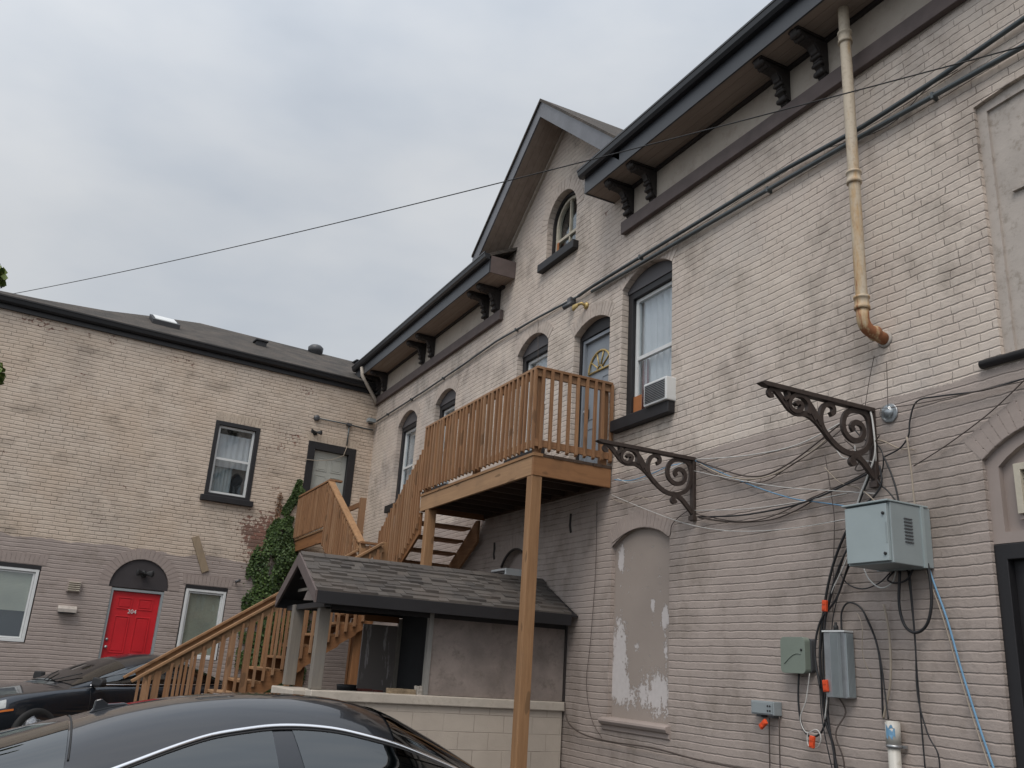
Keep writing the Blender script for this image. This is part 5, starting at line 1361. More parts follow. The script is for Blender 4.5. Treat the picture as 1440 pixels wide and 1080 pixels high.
MB().box((5.992, 6.485, 1.357), (6.0, 6.755, 1.453)).build('lid', 'grey_plastic', e, bevel=.003)
m = MB()
for i in range(4): m.lathe([(.008, 0), (.008, .006)], lambda a, b, h: (5.992 - h, 6.51 + (i % 2) * .03 + a, 1.385 + (i // 2) * .04 + b), 8)
m.build('port', 'black', e)
MB().box((6.02, 6.50, 1.325), (X0 - .004, 6.56, 1.344)).box((6.02, 6.66, 1.325), (X0 - .004, 6.72, 1.344)).build('cable_gland', 'charcoal_mid', e)
settle2(e)
for (y, z, t, lb) in ((5.80, 2.29, .1, 'orange cable tag highest on the black cable bundle, above the green box'), (5.83, 1.63, -.1, 'orange cable tag beside the lower end of the aluminium box'), (6.01, 1.17, .15, 'orange cable tag lowest on the looping black cable'), (6.60, 1.265, .9, 'orange cable tag hanging under the small grey junction box')):
    e = world_thing('cable_tag', lb, 'cable tag', (5.99, y, z), 'orange cable tags')
    b_ = MB().box((-.014, -.024, -.048), (.014, .024, .048)); o = b_.build('tag_body', 'orange_plastic', e, bevel=.005); o.rotation_euler.x = t
    b_ = MB().box((-.019, -.016, .012), (-.0145, .016, .034)).box((-.019, -.016, -.034), (-.0145, .016, -.016)); o = b_.build('tag_slot', 'orange_plastic', e); o.rotation_euler.x = t
# vertical vent pipe
e = world_thing('vent_pipe', 'tall rusty cream iron pipe dropping from the eaves and elbowing into the wall', 'pipe', (5.88, 5.10, 4.5))
px, py = 5.875, 5.10
MB().tube([(px, py, 8.04), (px, py, 4.78)], .052, 20, caps=False).build('pipe', 'rust', e)
for z, nm in ((7.62, 0), (6.06, 0), (4.80, 0)):
    MB().lathe([(.055, 0), (.068, .0), (.068, .03), (.062, .035), (.062, .10), (.07, .105), (.07, .125), (.055, .125)], lambda a, b, h: (px + a, py + b, z + h), 22).build('collar', 'rust', e)
el = [(px, py, 4.82)] + [(px + .11 * (1 - math.cos(a)), py - .02 * (1 - math.cos(a)), 4.72 - .12 * math.sin(a)) for a in [PI / 2 * i / 7 for i in range(7)]] + [(px + .14, py - .02, 4.585), (X0 + .01, py - .03, 4.56)]
MB().tube(el, .055, 18).build('elbow', 'rust', e)
MB().lathe([(.066, 0), (.07, .02), (.066, .04)], lambda a, b, h: (px + .10 + h, py - .015 + a, 4.60 + b), 18).build('coupling', 'rust', e)
MB().lathe([(.08, 0), (.06, .012)], lambda a, b, h: (X0 - .001 - h, py - .03 + a, 4.56 + b), 14).build('wall_seal', 'soil_seal', e)
settle2(e)
e = world_thing('drain_pipe', 'short white plastic pipe with a torn sticker rising from the ground by the cables', 'pipe', (6.03, 5.19, -.1))
MB().tube([(6.02, 5.19, -.1), (6.02, 5.19, 1.40)], .047, 20).build('pipe', 'pvc', e)
MB().lathe([(.05, 0), (.056, 0), (.056, .17), (.05, .17)], lambda a, b, h: (6.02 + a, 5.19 + b, 1.22 + h), 20).build('coupling', 'pvc', e)
MB().lathe([(.0575, 0), (.0585, 0), (.0585, .022), (.0575, .022)], lambda a, b, h: (6.02 + a, 5.19 + b, 1.205 + h), 20).box((6.06, 5.12, 1.205), (6.09, 5.15, 1.227)).build('strap', 'steel', e)
MB().prism([(i * .012, .02 + .02 * math.sin(i * 2.1)) for i in range(7)] + [((6 - i) * .012, .10 + .018 * math.cos(i * 1.7)) for i in range(7)], lambda u, v, d: (6.02 + (.0575 + d) * math.cos(R(180 + 55 - u * 1100 / 1.0 * .9)), 5.19 + (.0575 + d) * math.sin(R(180 + 55 - u * 1100 * .9)), 1.26 + v), 0, .0015).build('sticker', 'cable_blue', e)
settle2(e)
e = world_thing('glass_meter_cover', 'round glass cover on the wall right of the right iron bracket', 'wall fitting', (6.08, 5.07, 3.89))
MB().lathe([(.075, 0), (.08, .02), (.06, .06), (.02, .085)], lambda a, b, h: (X0 - .003 - h, 5.07 + a, 3.885 + b), 20).build('glass_dome', 'glass', e)
MB().lathe([(.082, 0), (.086, .012), (.076, .016)], lambda a, b, h: (X0 - .001 - h, 5.07 + a, 3.885 + b), 20).build('rim', 'steel', e)
MB().lathe([(.05, 0), (.045, .03), (.02, .045)], lambda a, b, h: (X0 - .004 - h, 5.07 + a, 3.885 + b), 12).build('socket', 'steel', e)
settle2(e)
e = world_thing('wall_lamp', 'yellow-brown wall lamp over the blue-grey balcony door', 'wall lamp', (6.0, 10.2, 6.62))
MB().lathe([(.05, 0), (.055, .02), (.03, .04)], lambda a, b, h: (X0 - h - .001, 10.18 + a, 6.66 + b), 14).build('mount', 'gold', e)
MB().tube([(6.07, 10.18, 6.66), (6.02, 10.2, 6.69), (5.98, 10.24, 6.67)], .022, 8).build('arm', 'gold', e)
MB().lathe([(.025, 0), (.035, .03), (.05, .10), (.045, .105)], lambda a, b, h: (5.99 - h * .35 + a * .5, 10.24 + h * .8, 6.675 - h * .35 + b), 14).build('shade', 'gold', e)
settle2(e)
e = world_thing('security_camera', 'small dark camera on the conduit above the balcony door', 'camera', (6.0, 10.5, 6.8))
MB().box((6.0, 10.50, 6.80), (X0 - .002, 10.60, 6.90)).build('mount', 'charcoal_mid', e, bevel=.006); MB().tube([(6.04, 10.5, 6.81), (5.95, 10.62, 6.74)], .035, 10).build('camera_body', 'charcoal_mid', e)
settle2(e)
# conduits
def con(name, label, pts, r, mat, clips=0, group='conduits along the long wall'):
    e = world_thing(name, label, 'conduit', pts[0], group)
    MB().tube(pts, r, 10).build('pipe', mat, e)
    n_ = 0
    for i in range(len(pts) - 1):
        a, b = Vector(pts[i]), Vector(pts[i + 1]); L_ = (b - a).length; k = int(L_ / 1.5)
        for j in range(k):
            q = a.lerp(b, (j + .5) / max(k, 1)); q.x = X0 - .02
            MB().box((X0 - .05 - r, q.y - .012, q.z - r - .006), (X0 - .002, q.y + .012, q.z + r + .006)).build('clip', mat, e)
    settle2(e)
con('conduit', 'upper of the two dark conduits crossing the wall on the right', [(6.05, 10.35, 6.865), (6.05, 9.9, 6.88), (6.05, 7.68, 6.84), (6.05, 6.2, 6.815), (6.05, 5.10, 6.745), (6.05, 4.3, 6.76), (6.05, 3.4, 6.82), (6.05, -3, 6.85)], .024, 'conduit')
con('conduit', 'lower of the two dark conduits crossing the wall on the right', [(6.05, 9.98, 6.80), (6.05, 9.0, 6.77), (6.05, 7.66, 6.735), (6.05, 5.14, 6.655), (6.05, 3.54, 6.575), (6.05, -3, 6.5)], .024, 'conduit')
con('conduit', 'thin dark conduit running left from the gable along the far wall', [(6.06, 10.35, 6.87), (6.06, 11.6, 6.95), (6.06, 13.15, 7.01), (6.06, 14.5, 6.97), (6.06, 16.5, 6.94), (6.06, 19.5, 6.95)], .018, 'conduit')
# cables
MATC = {'white': 'cable_white', 'beige': 'cable_beige', 'dark': 'cable_dark', 'black': 'cable_black', 'blue': 'cable_blue', 'brown': 'cable_dark'}
def smooth3(P, n=5):
    P = [P[0]] + P + [P[-1]]; o = []
    for i in range(1, len(P) - 2):
        for k in range(n):
            t = k / n; a, b, c, d = P[i - 1], P[i], P[i + 1], P[i + 2]
            o.append(.5 * (2 * b + (c - a) * t + (2 * a - 5 * b + 4 * c - d) * t * t + (3 * b - a - 3 * c + d) * t ** 3))
    return o + [P[-2]]
for i, (lab, cl_, r_, pts) in enumerate(CABLES):
    jx = (i * 7 % 5) * .007
    P = [Vector((6.075 - jx - r_, y, z)) for y, z in pts]
    if i in (26, 22, 21, 19):   # pass in front of the cabinet side
        for v in P:
            if 2.5 < v.z < 3.06: v.x -= .0
    o = MB().tube(smooth3(P), r_, 7).build('cable', MATC[cl_])
    tag(o, lab, 'cable', 'cables on the walls')
rc = random.Random(11)
def wob(pts, a): return [Vector((X0 - .02 - rc.uniform(.0, .07), y + rc.uniform(-a, a), z + rc.uniform(-a, a))) for y, z in pts]
EXTRA = [
 ('thin black cable tangled in the lower scroll of the right iron bracket', 'black', .006, [(5.45, 3.84), (5.33, 3.70), (5.20, 3.62), (5.12, 3.50), (5.18, 3.36), (5.30, 3.30)]),
 ('twisted dark wire bunched behind the spiral of the right iron bracket', 'dark', .006, [(5.52, 3.74), (5.40, 3.58), (5.46, 3.46), (5.30, 3.44), (5.24, 3.60), (5.14, 3.70)]),
 ('loose white wire curled inside the spiral of the right iron bracket', 'white', .005, [(5.62, 3.70), (5.56, 3.58), (5.46, 3.56), (5.42, 3.66), (5.36, 3.54), (5.22, 3.48)]),
 ('cream wire crossing the wall just left of the right iron bracket foot', 'beige', .005, [(5.75, 3.52), (5.60, 3.36), (5.45, 3.28), (5.30, 3.20), (5.22, 3.08)]),
 ('black wire running from the right bracket foot into the cabinet back corner', 'black', .007, [(5.26, 3.42), (5.20, 3.30), (5.10, 3.20), (5.02, 3.06)]),
 ('brown cable hanging slack between the two lower bracket feet, second lowest', 'brown', .006, [(7.60, 3.30), (7.0, 3.16), (6.5, 3.14), (6.0, 3.26), (5.55, 3.36), (5.25, 3.44)]),
 ('thin pale wire drawn almost straight just above the light blue cable', 'white', .004, [(7.66, 3.80), (7.0, 3.60), (6.3, 3.42), (5.7, 3.30), (5.25, 3.20)]),
 ('dark wire sagging beside the beige cable between the iron brackets', 'dark', .005, [(7.6, 3.84), (7.1, 3.62), (6.6, 3.53), (6.2, 3.60), (5.8, 3.74), (5.5, 3.86)]),
 ('thin black wire in the bundle nearest the green rounded box', 'black', .005, [(5.42, 3.02), (5.62, 2.70), (5.80, 2.40), (5.93, 2.05), (5.95, 1.70), (5.90, 1.35), (5.84, 1.0), (5.80, .7)]),
 ('thick black wire crossing over the bundle above the aluminium box', 'black', .010, [(5.30, 2.92), (5.55, 2.62), (5.72, 2.36), (5.90, 2.16), (5.97, 1.9), (5.92, 1.6)]),
 ('thin black wire bowing left of the aluminium box', 'black', .005, [(5.50, 2.70), (5.70, 2.30), (5.78, 2.05), (5.72, 1.80), (5.80, 1.58), (5.86, 1.30), (5.76, .9)]),
 ('white wire running down among the black cables beside the green box', 'white', .005, [(5.38, 3.05), (5.60, 2.66), (5.82, 2.30), (5.90, 1.95), (5.86, 1.62), (5.88, 1.36)]),
 ('dark cable leaving the bottom of the aluminium box', 'dark', .007, [(5.72, 1.54), (5.70, 1.42), (5.76, 1.26), (5.72, 1.05), (5.74, .75)]),
 ('black cable with pale clips curving from the aluminium box to the white pipe', 'black', .006, [(5.40, 2.22), (5.34, 2.0), (5.30, 1.8), (5.27, 1.6), (5.22, 1.42)]),
 ('thin beige wire climbing the wall right of the aluminium box', 'beige', .004, [(5.52, 2.24), (5.44, 2.12), (5.46, 1.9), (5.40, 1.7)]),
 ('short black cable stub hanging under the grey cabinet near the wall', 'black', .008, [(5.12, 2.56), (5.16, 2.48), (5.08, 2.44), (4.98, 2.47), (4.94, 2.56)]),
 ('cream wire pinned along the wall from the peeling window arch to the balcony', 'beige', .004, [(9.30, 3.72), (9.0, 3.62), (8.7, 3.66), (8.3, 3.56), (7.9, 3.72), (7.72, 3.86)]),
 ('pale cable from the balcony beam to the top of the left iron bracket', 'white', .006, [(9.2, 3.95), (8.9, 3.86), (8.6, 3.84), (8.2, 3.86), (7.75, 3.94)]),
 ('blue cable from the balcony beam to the top of the left iron bracket', 'blue', .006, [(9.2, 3.93), (8.9, 3.88), (8.5, 3.90), (8.1, 3.93), (7.75, 3.93)]),
]
for lab, cl_, r_, pts in EXTRA:
    o = MB().tube(smooth3(wob(pts, .012)), r_, 7).build('cable', MATC[cl_]); tag(o, lab, 'cable', 'cables on the walls')
# overhead wire
A_, B_ = Vector((-1.75, 18.5, 7.85)), Vector((6.0, 3.478, 6.53))
P = []
for i in range(31):
    t = i / 30; q = A_.lerp(B_, t); q.z -= .13 * 4 * t * (1 - t); P.append(q)
tag(MB().tube(P, .0065, 6).build('overhead_wire', 'black'), 'long dark wire crossing the sky from the left roof to the conduits on the right', 'wire')
tag(MB().tube([Vector((4.9, 4.0, 7.75)), Vector((5.5, 3.3, 7.64)), Vector((6.05, 2.6, 7.55))], .008, 6).build('overhead_wire', 'black'), 'short wire cutting the top right corner', 'wire')

# ================================================================== IVY AND TREE
def leaves(name, mat, pts, size, parent=None, nrm=None):
    m = MB()
    for p in pts:
        s_ = size * random.uniform(.6, 1.25)
        d = Vector((random.gauss(0, 1), random.gauss(0, 1), random.gauss(0, 1)))
        if nrm: d = (Vector(nrm) + d * .45)
        d.normalize(); a = d.orthogonal().normalized(); ang = random.uniform(0, 2 * PI)
        a = Matrix.Rotation(ang, 3, d) @ a; b = d.cross(a)
        c = Vector(p)
        m._add([c - a * s_ * .5, c - a * s_ * .12 + b * s_ * .42 + d * s_ * .06, c + a * s_ * .55, c - a * s_ * .12 - b * s_ * .42 + d * s_ * .06], [(0, 1, 2, 3)])
    return m.build(name, mat, parent, fix=False)
LB = [(-.1, -2.35), (1.5, -2.42), (2.5, -2.46), (3.1, -2.50), (3.5, -2.42), (4.0, -2.22), (4.4, -1.98), (4.9, -1.74), (5.3, -1.62)]
RB_ = [(-.1, -1.1), (2.5, -1.0), (3.4, -1.15), (3.75, -1.38), (3.95, -1.62), (4.3, -1.80), (4.6, -1.72), (4.9, -1.60), (5.3, -1.55)]
def itp(T, z):
    for (a, va), (b, vb) in zip(T, T[1:]):
        if a <= z <= b: return lerp(va, vb, (z - a) / (b - a))
    return T[-1][1]
pts = []
while len(pts) < 17000:
    z = -.1 + 5.4 * random.random() ** .92; a, b = itp(LB, z), itp(RB_, z)
    x = random.uniform(a - .08, b + .08)
    nz = noise.noise(Vector((x * 3.1, z * 3.1, 2)))
    e_ = min(x - a, b - x)
    if e_ < .10 and nz < .05 + random.uniform(-.15, .15): continue
    if nz < -.40: continue
    if z > 4.0 and nz < -.10: continue
    th = .05 + max(0, min(1, e_ * 3)) * (.10 + .16 * (noise.noise(Vector((x * 2.2, z * 1.6, 5))) + .5))
    if z > 4.2: th *= .6
    pts.append((x, -random.uniform(.25, 1.05) * th - .01, z))
IV = empty('ivy', (P2[0], P2[1], 0), A2, 'dark green ivy climbing the flaking wall beside the timber landing', 'ivy')
leaves('foliage', 'ivy', pts, .058, IV, (0, -1, .35))
st_ = MB()
for x0_, x1_ in ((-2.0, -1.62), (-1.7, -2.2), (-1.45, -1.3), (-2.2, -2.4)):
    P = [Vector((lerp(x0_, x1_, t / 12) + .06 * math.sin(t * 1.3), -.02, -.1 + (5.1 if x1_ == -1.62 else 3.5) * t / 12)) for t in range(13)]
    st_.tube(P, [.018 - .001 * t for t in range(13)], 6)
st_.build('stem', 'bark', IV)
dp = [(random.gauss(-2.06, .035), -.03, random.uniform(4.35, 4.95)) for _ in range(70)]
leaves('dry_leaves', 'deadleaf', dp, .06, IV, (0, -1, .35))
TR = world_thing('tree', 'leafy tree at the left edge, a few leaves reaching into the frame', 'tree', (-4.0, 9.8, -.1))
tk = MB().tube([(-4.0, 9.8, -.1), (-3.95, 9.85, 1.2), (-3.8, 10.0, 2.4), (-3.7, 10.0, 3.6), (-3.5, 10.2, 5.0)], [.17, .14, .12, .09, .04], 12)
tk.build('trunk', 'bark', TR)
lb_ = MB(); ends = []
for (q, z0_) in (((-1.27, 10.9, 5.44), 3.2), ((-1.06, 11.1, 4.37), 3.0), ((-2.6, 9.6, 5.6), 3.4), ((-4.9, 9.5, 5.4), 2.8), ((-3.2, 11.2, 6.2), 3.5), ((-4.2, 8.8, 4.8), 3.0), ((-2.3, 10.8, 4.9), 3.3), ((-3.0, 9.3, 4.3), 2.6)):
    s0 = Vector((-3.75, 10.0, z0_)); q = Vector(q); mid = s0.lerp(q, .5) + Vector((0, 0, .25))
    lb_.tube(smooth3([s0, mid, q]), [.05 * (1 - i / 13) + .008 for i in range(11)], 7); ends.append((q, mid))
lb_.build('branch', 'bark', TR)
pts = []
for q, mid in ends:
    for _ in range(520):
        c = mid.lerp(q, random.uniform(.25, 1.0)); rr = .42 if q.x < -1.6 else .15
        if q.x > -1.6 and random.random() < .5: c = q
        v = Vector((random.gauss(0, 1), random.gauss(0, 1), random.gauss(0, 1))).normalized() * rr * random.random() ** .5
        pts.append(c + v)
leaves('crown', 'leaf', pts, .095, TR)
settle2(TR)
# ================================================================== CARS
def tab(T, x):
    if x <= T[0][0]: return T[0][1]
    for (a, va), (b, vb) in zip(T, T[1:]):
        if x <= b:
            t = (x - a) / (b - a); return va + (vb - va) * t
    return T[-1][1]
def smtab(T, step=.04):
    """resample a table with rounded corners"""
    x0, x1 = T[0][0], T[-1][0]; n = int((x1 - x0) / step) + 1
    xs_ = [x0 + (x1 - x0) * i / n for i in range(n + 1)]
    v = [tab(T, x) for x in xs_]
    for _ in range(10): v = [v[0]] + [(v[i - 1] + 2 * v[i] + v[i + 1]) / 4 for i in range(1, n)] + [v[-1]]
    return list(zip(xs_, v))
def make_car(root, paint, P):
    H = smtab(P['H']); HB = smtab(P['belt']); DL = smtab(P['dlo'], .03)
    xt, xn = P['tail'], P['nose']
    WB = smtab([(xt, .62), (xt + .12, .80), (xt + .5, .89), (xt + 1.2, .92), (xn - 1.2, .92), (xn - .5, .88), (xn - .15, .76), (xn, .55)])
    prof = [(.0, .80), (.10, .90), (.25, .965), (.45, .995), (.62, 1.0), (.78, .992), (.88, .972), (.945, .945), (.985, .905)]
    gz0 = .20
    def bz(x, f): return gz0 + (tab(HB, x) - gz0) * f
    def by(x, f): return tab(WB, x) * tab(prof, f)
    xs_ = [xt + (xn - xt) * (i / 60) for i in range(61)]
    rows = []
    fs_ = [0, .05, .10, .18, .25, .35, .45, .55, .62, .70, .78, .84, .88, .92, .945, .97, .985]
    for x in xs_:
        r_ = []
        crown = .035 if (x < P['H'][0][0] or x > P['H'][-1][0]) else .02
        side = [(by(x, f), bz(x, f)) for f in fs_]
        topn = 8; yt, zt = side[-1]
        top = [(yt * (1 - k / topn), zt + (tab(HB, x) * .012 + crown) * (1 - (1 - k / topn) ** 2)) for k in range(1, topn + 1)]
        half = side + top
        r_ = [(x, y, z) for y, z in half] + [(x, -y, z) for y, z in reversed(half[:-1])]
        rows.append(r_)
    m = MB(); nc = len(rows[0]); vs = [p for r_ in rows for p in r_]
    fs = [(i * nc + j, i * nc + (j + 1) % nc, (i + 1) * nc + (j + 1) % nc, (i + 1) * nc + j) for i in range(len(rows) - 1) for j in range(nc)]
    m._add(vs, fs, 0, True)
    m.f += [tuple(range(nc)), tuple(reversed([(len(rows) - 1) * nc + j for j in range(nc)]))]; m.mi += [0, 0]; m.sm += [False, False]
    body = m.build('body', paint, root)
    cut = MB()
    for ax in (P['ar'], P['af']):
        for sg in (-1, 1):
            cut.lathe([(.39, .62), (.39, 1.1)], lambda a, b, h: (ax + a, sg * h, .325 + b), 32, smooth=False)
    co = cut.build('tmp_cut', 'black'); md = body.modifiers.new('b', 'BOOLEAN'); md.object = co; md.operation = 'DIFFERENCE'; md.solver = 'EXACT'
    dg = bpy.context.evaluated_depsgraph_get(); me = bpy.data.meshes.new_from_object(body.evaluated_get(dg)); body.modifiers.clear(); body.data = me
    bpy.data.objects.remove(co)
    # cabin
    n_ = 2.7; hx0, hx1 = P['H'][0][0], P['H'][-1][0]
    def Wc(x): return .825 * tab([(hx0, .80), (hx0 + .5, .93), (hx0 + 1.1, 1.0), (hx1 - .9, 1.0), (hx1, .90)], x)
    def cab(x, th, off=0):
        hb = tab(HB, x) - .01; h = max(tab(H, x) - hb, .004)
        s_, c_ = max(math.sin(th), 0) ** (2 / n_), max(math.cos(th), 0) ** (2 / n_)
        zr = s_ * h; y = Wc(x) * c_ * (1 - .22 * min(zr / .5, 1))
        return Vector((x, y, hb + zr))
    def cab_z(x, z, off=0):
        hb = tab(HB, x) - .01; h = max(tab(H, x) - hb, .004)
        s_ = min(max((z - hb) / h, 0), 1) ** (n_ / 2)
        p = cab(x, math.asin(s_)); p.y += off; p.z += off * .4; return p
    m = MB(); rows = []
    NX = 70; NTH = 18
    for i in range(NX + 1):
        x = hx0 + (hx1 - hx0) * i / NX
        h_ = [cab(x, PI / 2 * (j / NTH)) for j in range(NTH + 1)]
        rows.append([tuple(p) for p in h_] + [(p.x, -p.y, p.z) for p in reversed(h_[:-1])])
    m.grid(rows); m.build('roof', paint, root)
    # glass patches on both sides
    for sg in (1, -1):
        for (xa, xb, xa2, xb2, nm) in P['glass']:
            m = MB(); rows = []; N = 26
            for i in range(N + 1):
                r_ = []
                for j in range(9):
                    f = j / 8
                    xt_, xb_ = lerp(xa, xb, i / N), lerp(xa2, xb2, i / N)
                    x = lerp(xb_, xt_, f)
                    zt = tab(DL, x) - .014; zb = tab(HB, x) + .012
                    p = cab_z(x, lerp(zb, max(zt, zb + .002), f), .004)
                    r_.append((p.x, sg * p.y, p.z))
                rows.append(r_)
            m.grid(rows); m.build('side_window', 'car_glass', root, fix=False)
        m = MB(); dl0, dl1 = DL[0][0], DL[-1][0]; pts = [cab_z(dl0 + (dl1 - dl0) * i / 60, tab(DL, dl0 + (dl1 - dl0) * i / 60), .006) for i in range(61)]
        if P.get('dlo_chrome', True): m.tube([(p.x, sg * p.y, p.z) for p in pts], P['chrome_r'], 8)
        if P['belt_chrome']:
            pts = [cab_z(dl0 + (dl1 - dl0) * i / 40, tab(HB, dl0 + (dl1 - dl0) * i / 40) + .012, .008) for i in range(41)]
            m.tube([(p.x, sg * p.y, p.z) for p in pts], .010, 8)
        m.build('chrome_strip', 'chrome', root)
        # black seal under the strip
        pts = [cab_z(dl0 + (dl1 - dl0) * i / 60, tab(DL, dl0 + (dl1 - dl0) * i / 60) - P['chrome_r'] - .004, .005) for i in range(61)]
        MB().tube([(p.x, sg * p.y, p.z) for p in pts], .006, 6).build('window_seal', 'black', root)
    # windscreen and rear window
    for (xa, xb, nm, ym) in P['screens']:
        m = MB(); rows = []
        for i in range(21):
            x = lerp(xa, xb, i / 20); hb = tab(HB, x) - .01; r_ = []
            for j in range(-12, 13):
                th = PI / 2 - (PI / 2 - ym) * abs(j) / 12
                p = cab(x, th); nrm = (cab(x + .01, th) - cab(x - .01, th)).cross(cab(x, th - .02) - cab(x, th + .02))
                if nrm.z < 0: nrm = -nrm
                if nrm.length > 0: nrm.normalize()
                p = p + nrm * .009; r_.append((p.x, p.y if j >= 0 else -p.y, p.z))
            rows.append(r_)
        m.grid(rows); m.build(nm, 'car_glass_dark', root, fix=False)
    MB().box((hx0 + .5, -.6, .35), (hx1 - .5, .6, tab(HB, 1) - .03)).build('interior', 'interior', root)
    for x in P['seats']:
        for sg in (-1, 1): MB().box((x, sg * .15, .5), (x + .12, sg * .55, 1.02)).build('seat', 'black', root, bevel=.05)
    # seams
    def seam(pts, nm='door_seam'):
        for sg in (1, -1):
            MB().tube([(x, sg * (by(x, f) + .0005), bz(x, f)) for x, f in pts], .004, 5).build(nm, 'black', root)
    for x in P['seams']: seam([(x + (.0 if f > .3 else -.0), f) for f in [.08 + .9 * k / 14 for k in range(15)]])
    # wheels
    for ax in (P['ar'], P['af']):
        for sg in (-1, 1):
            m = MB(); yo = .895
            fn = lambda a, b, h: (ax + a, sg * (yo - h), .325 + b)
            m.lathe([(.21, .0), (.235, -.012), (.29, -.015), (.318, .01), (.325, .04), (.325, .18), (.31, .21), (.2, .21)], fn, 40)
            wh = m.build('wheel', 'tyre', root)
            m = MB(); m.lathe([(.232, .0), (.232, .012), (.215, .03), (.205, .12)], fn, 36)
            for k in range(P['spokes']):
                a = 2 * PI * k / P['spokes']; ca, sa = math.cos(a), math.sin(a)
                p, q = fn(.04 * ca, .04 * sa, .03), fn(.215 * ca, .215 * sa, .012)
                m.bar(p, q, .035, .025, up=(0, 1, 0))
            m.lathe([(.055, .015), (.05, .005), (.02, .0)], fn, 20)
            m.build('rim', 'rim', wh)
            MB().lathe([(.205, .09), (.02, .10)], fn, 24).build('brake_disc', 'charcoal_mid', wh)
    # lamps, mirrors, handles
    for sg in (-1, 1):
        m = MB(); m.tube([(P['mirror'], sg * .80, .95), (P['mirror'] + .0, sg * .90, .97)], .018, 8)
        o = m.build('mirror', P['mir'], root)
        mz = P.get('msz', 1); mx_ = P['mirror']
        ho = MB().prism([(-.10 * mz, -.055), (.09 * mz, -.06), (.105 * mz, .0), (.085 * mz, .06), (-.085 * mz, .07)], lambda u, v, d: (mx_ + d - .03 * u / mz * 2, sg * (.95 + u), .995 + v), -.045, .055)
        ho.build('mirror_housing', P['mir'], o, bevel=.025)
        for x in P['handles']:
            y = by(x, .84); MB().tube([(x - .09, sg * (y + .012), bz(x, .84)), (x - .05, sg * (y + .03), bz(x, .845)), (x + .05, sg * (y + .03), bz(x, .845)), (x + .09, sg * (y + .012), bz(x, .84))], .012, 8).build('door_handle', paint, root)
        # headlight patch and tail lamp
        def patch(nm, mat, x0, x1, f0, f1, off=.004):
            m = MB(); rows = [[(lerp(x0, x1, i / 8), sg * (by(lerp(x0, x1, i / 8), lerp(f0, f1, j / 5)) + off), bz(lerp(x0, x1, i / 8), lerp(f0, f1, j / 5))) for j in range(6)] for i in range(9)]
            m.grid(rows).build(nm, mat, root, fix=False)
        patch('headlight', 'headlamp', xn - .42, xn - .04, .74, .93)
        patch('tail_lamp', 'red', xt + .03, xt + .25, .72, .93)
        patch('side_marker', 'amber', xn - .52, xn - .36, .655, .70)
    return dict(cab=cab, cab_z=cab_z, H=H)
M['headlamp'] = simple('headlamp_lens', (.55, .57, .55), .12, var=.3, nscale=20, coat=1)
M['car_glass_dark'] = pane_mat('dark_car_glass', (.05, .055, .055), .10)

# near car: front to the right, roof seen just above the frame edge
NC = empty('parked_car', (0, 6.15, -.1), 0, 'black saloon car in the foreground whose roof and windows fill the bottom edge', 'car', 'parked cars')
near = dict(tail=-1.40, nose=3.95, ar=-.12, af=2.98, spokes=10, chrome_r=.013, belt_chrome=True, mir='paint_near', mirror=2.62,
    belt=[(-1.40, .80), (-1.2, .93), (-.7, .965), (.5, .945), (2.4, .925), (3.0, .88), (3.6, .76), (3.95, .60)],
    H=[(-.85, .945), (-.55, 1.03), (-.1, 1.155), (.18, 1.24), (.45, 1.33), (.78, 1.40), (1.15, 1.445), (1.5, 1.455), (1.85, 1.44), (2.12, 1.375), (2.5, 1.195), (2.85, 1.00), (3.1, .855)],
    dlo=[(.18, .965), (.36, 1.03), (.55, 1.10), (.75, 1.175), (.97, 1.245), (1.3, 1.295), (1.5, 1.30), (1.71, 1.288), (2.08, 1.215), (2.39, 1.11), (2.60, 1.03), (2.78, .955)],
    glass=[(.30, 1.30, .30, 1.36, 'rear'), (1.42, 2.70, 1.53, 2.70, 'front')],
    screens=[(-.50, .235, 'rear_window', .30), (2.06, 2.95, 'windscreen', .42)], seats=[.75, 1.75], seams=[.45, 1.42, 2.62], handles=[.62, 1.62])
info = make_car(NC, 'paint_near', near)
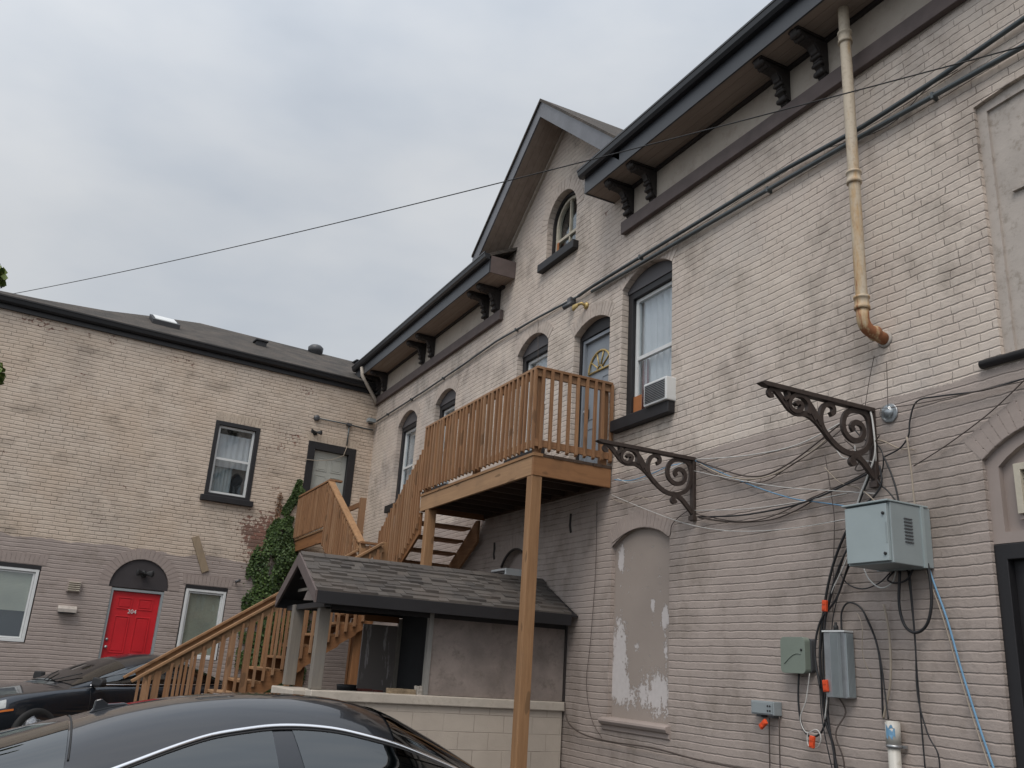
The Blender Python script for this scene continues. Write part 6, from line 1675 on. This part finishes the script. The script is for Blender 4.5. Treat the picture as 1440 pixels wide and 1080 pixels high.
# shark-fin aerial and roof joint line
q = info['cab'](.30, PI / 2)
MB().prism([(.34, 0), (.56, .0), (.53, .018), (.44, .032), (.40, .07), (.365, .07), (.36, .025)], lambda u, v, d: (u, d, tab(info['H'], u) - .004 + v), -.018, .018).build('aerial', 'paint_near', NC, bevel=.008)
pts = []
for j in range(-16, 17):
    th = PI / 2 - (PI / 2 - .42) * abs(j) / 16; p = info['cab'](.25, th); pts.append((p.x, p.y if j >= 0 else -p.y, p.z + .001))
MB().tube(pts, .006, 6).build('roof_joint', 'black', NC)

# far car: nose towards the left, angled
ang = R(180 + 25)
fwd = Vector((math.cos(ang), math.sin(ang), 0)); lft = Vector((-math.sin(ang), math.cos(ang), 0))
org = Vector((.15, 15.0, 0)) - fwd * 2.75 - lft * .80
FCAR = empty('parked_car', (org.x, org.y, -.1 + .13), ang, 'dark blue-grey saloon car parked nose-left in front of the red door behind the stair', 'car', 'parked cars')
far = dict(dlo_chrome=False, msz=1.35, tail=-1.05, nose=3.62, ar=0, af=2.75, spokes=7, chrome_r=.008, belt_chrome=True, mir='black', mirror=1.98,
    belt=[(-1.05, .80), (-.9, .95), (-.4, 1.0), (.5, .975), (1.9, .94), (2.5, .88), (3.2, .78), (3.62, .60)],
    H=[(-.75, .96), (-.45, 1.06), (0, 1.27), (.4, 1.40), (.75, 1.445), (1.0, 1.425), (1.35, 1.34), (1.75, 1.19), (2.1, 1.03), (2.45, .86)],
    dlo=[(-.32, 1.0), (-.1, 1.12), (.15, 1.24), (.45, 1.33), (.75, 1.355), (1.05, 1.315), (1.4, 1.205), (1.7, 1.09), (2.02, .965)],
    glass=[(-.22, .66, -.22, .72, 'rear'), (.76, 1.96, .84, 1.96, 'front')],
    screens=[(-.55, .18, 'rear_window', .50), (1.42, 2.25, 'windscreen', .42)], seats=[.2, 1.1], seams=[-.1, .8, 2.05], handles=[.1, 1.0])
make_car(FCAR, 'paint_far', far)
far_info = None
for sg in (-1, 1): MB().tube([(2.30, sg * .1, .965), (2.15, sg * .28 + .05, 1.045), (2.02, sg * .38 + .1, 1.10)], .008, 6).build('wiper', 'black', FCAR)

# ------------------------------------------------------------------ render settings
sc.render.engine = 'CYCLES'
sc.cycles.use_denoising = True
sc.cycles.max_bounces = 8
sc.cycles.transparent_max_bounces = 12
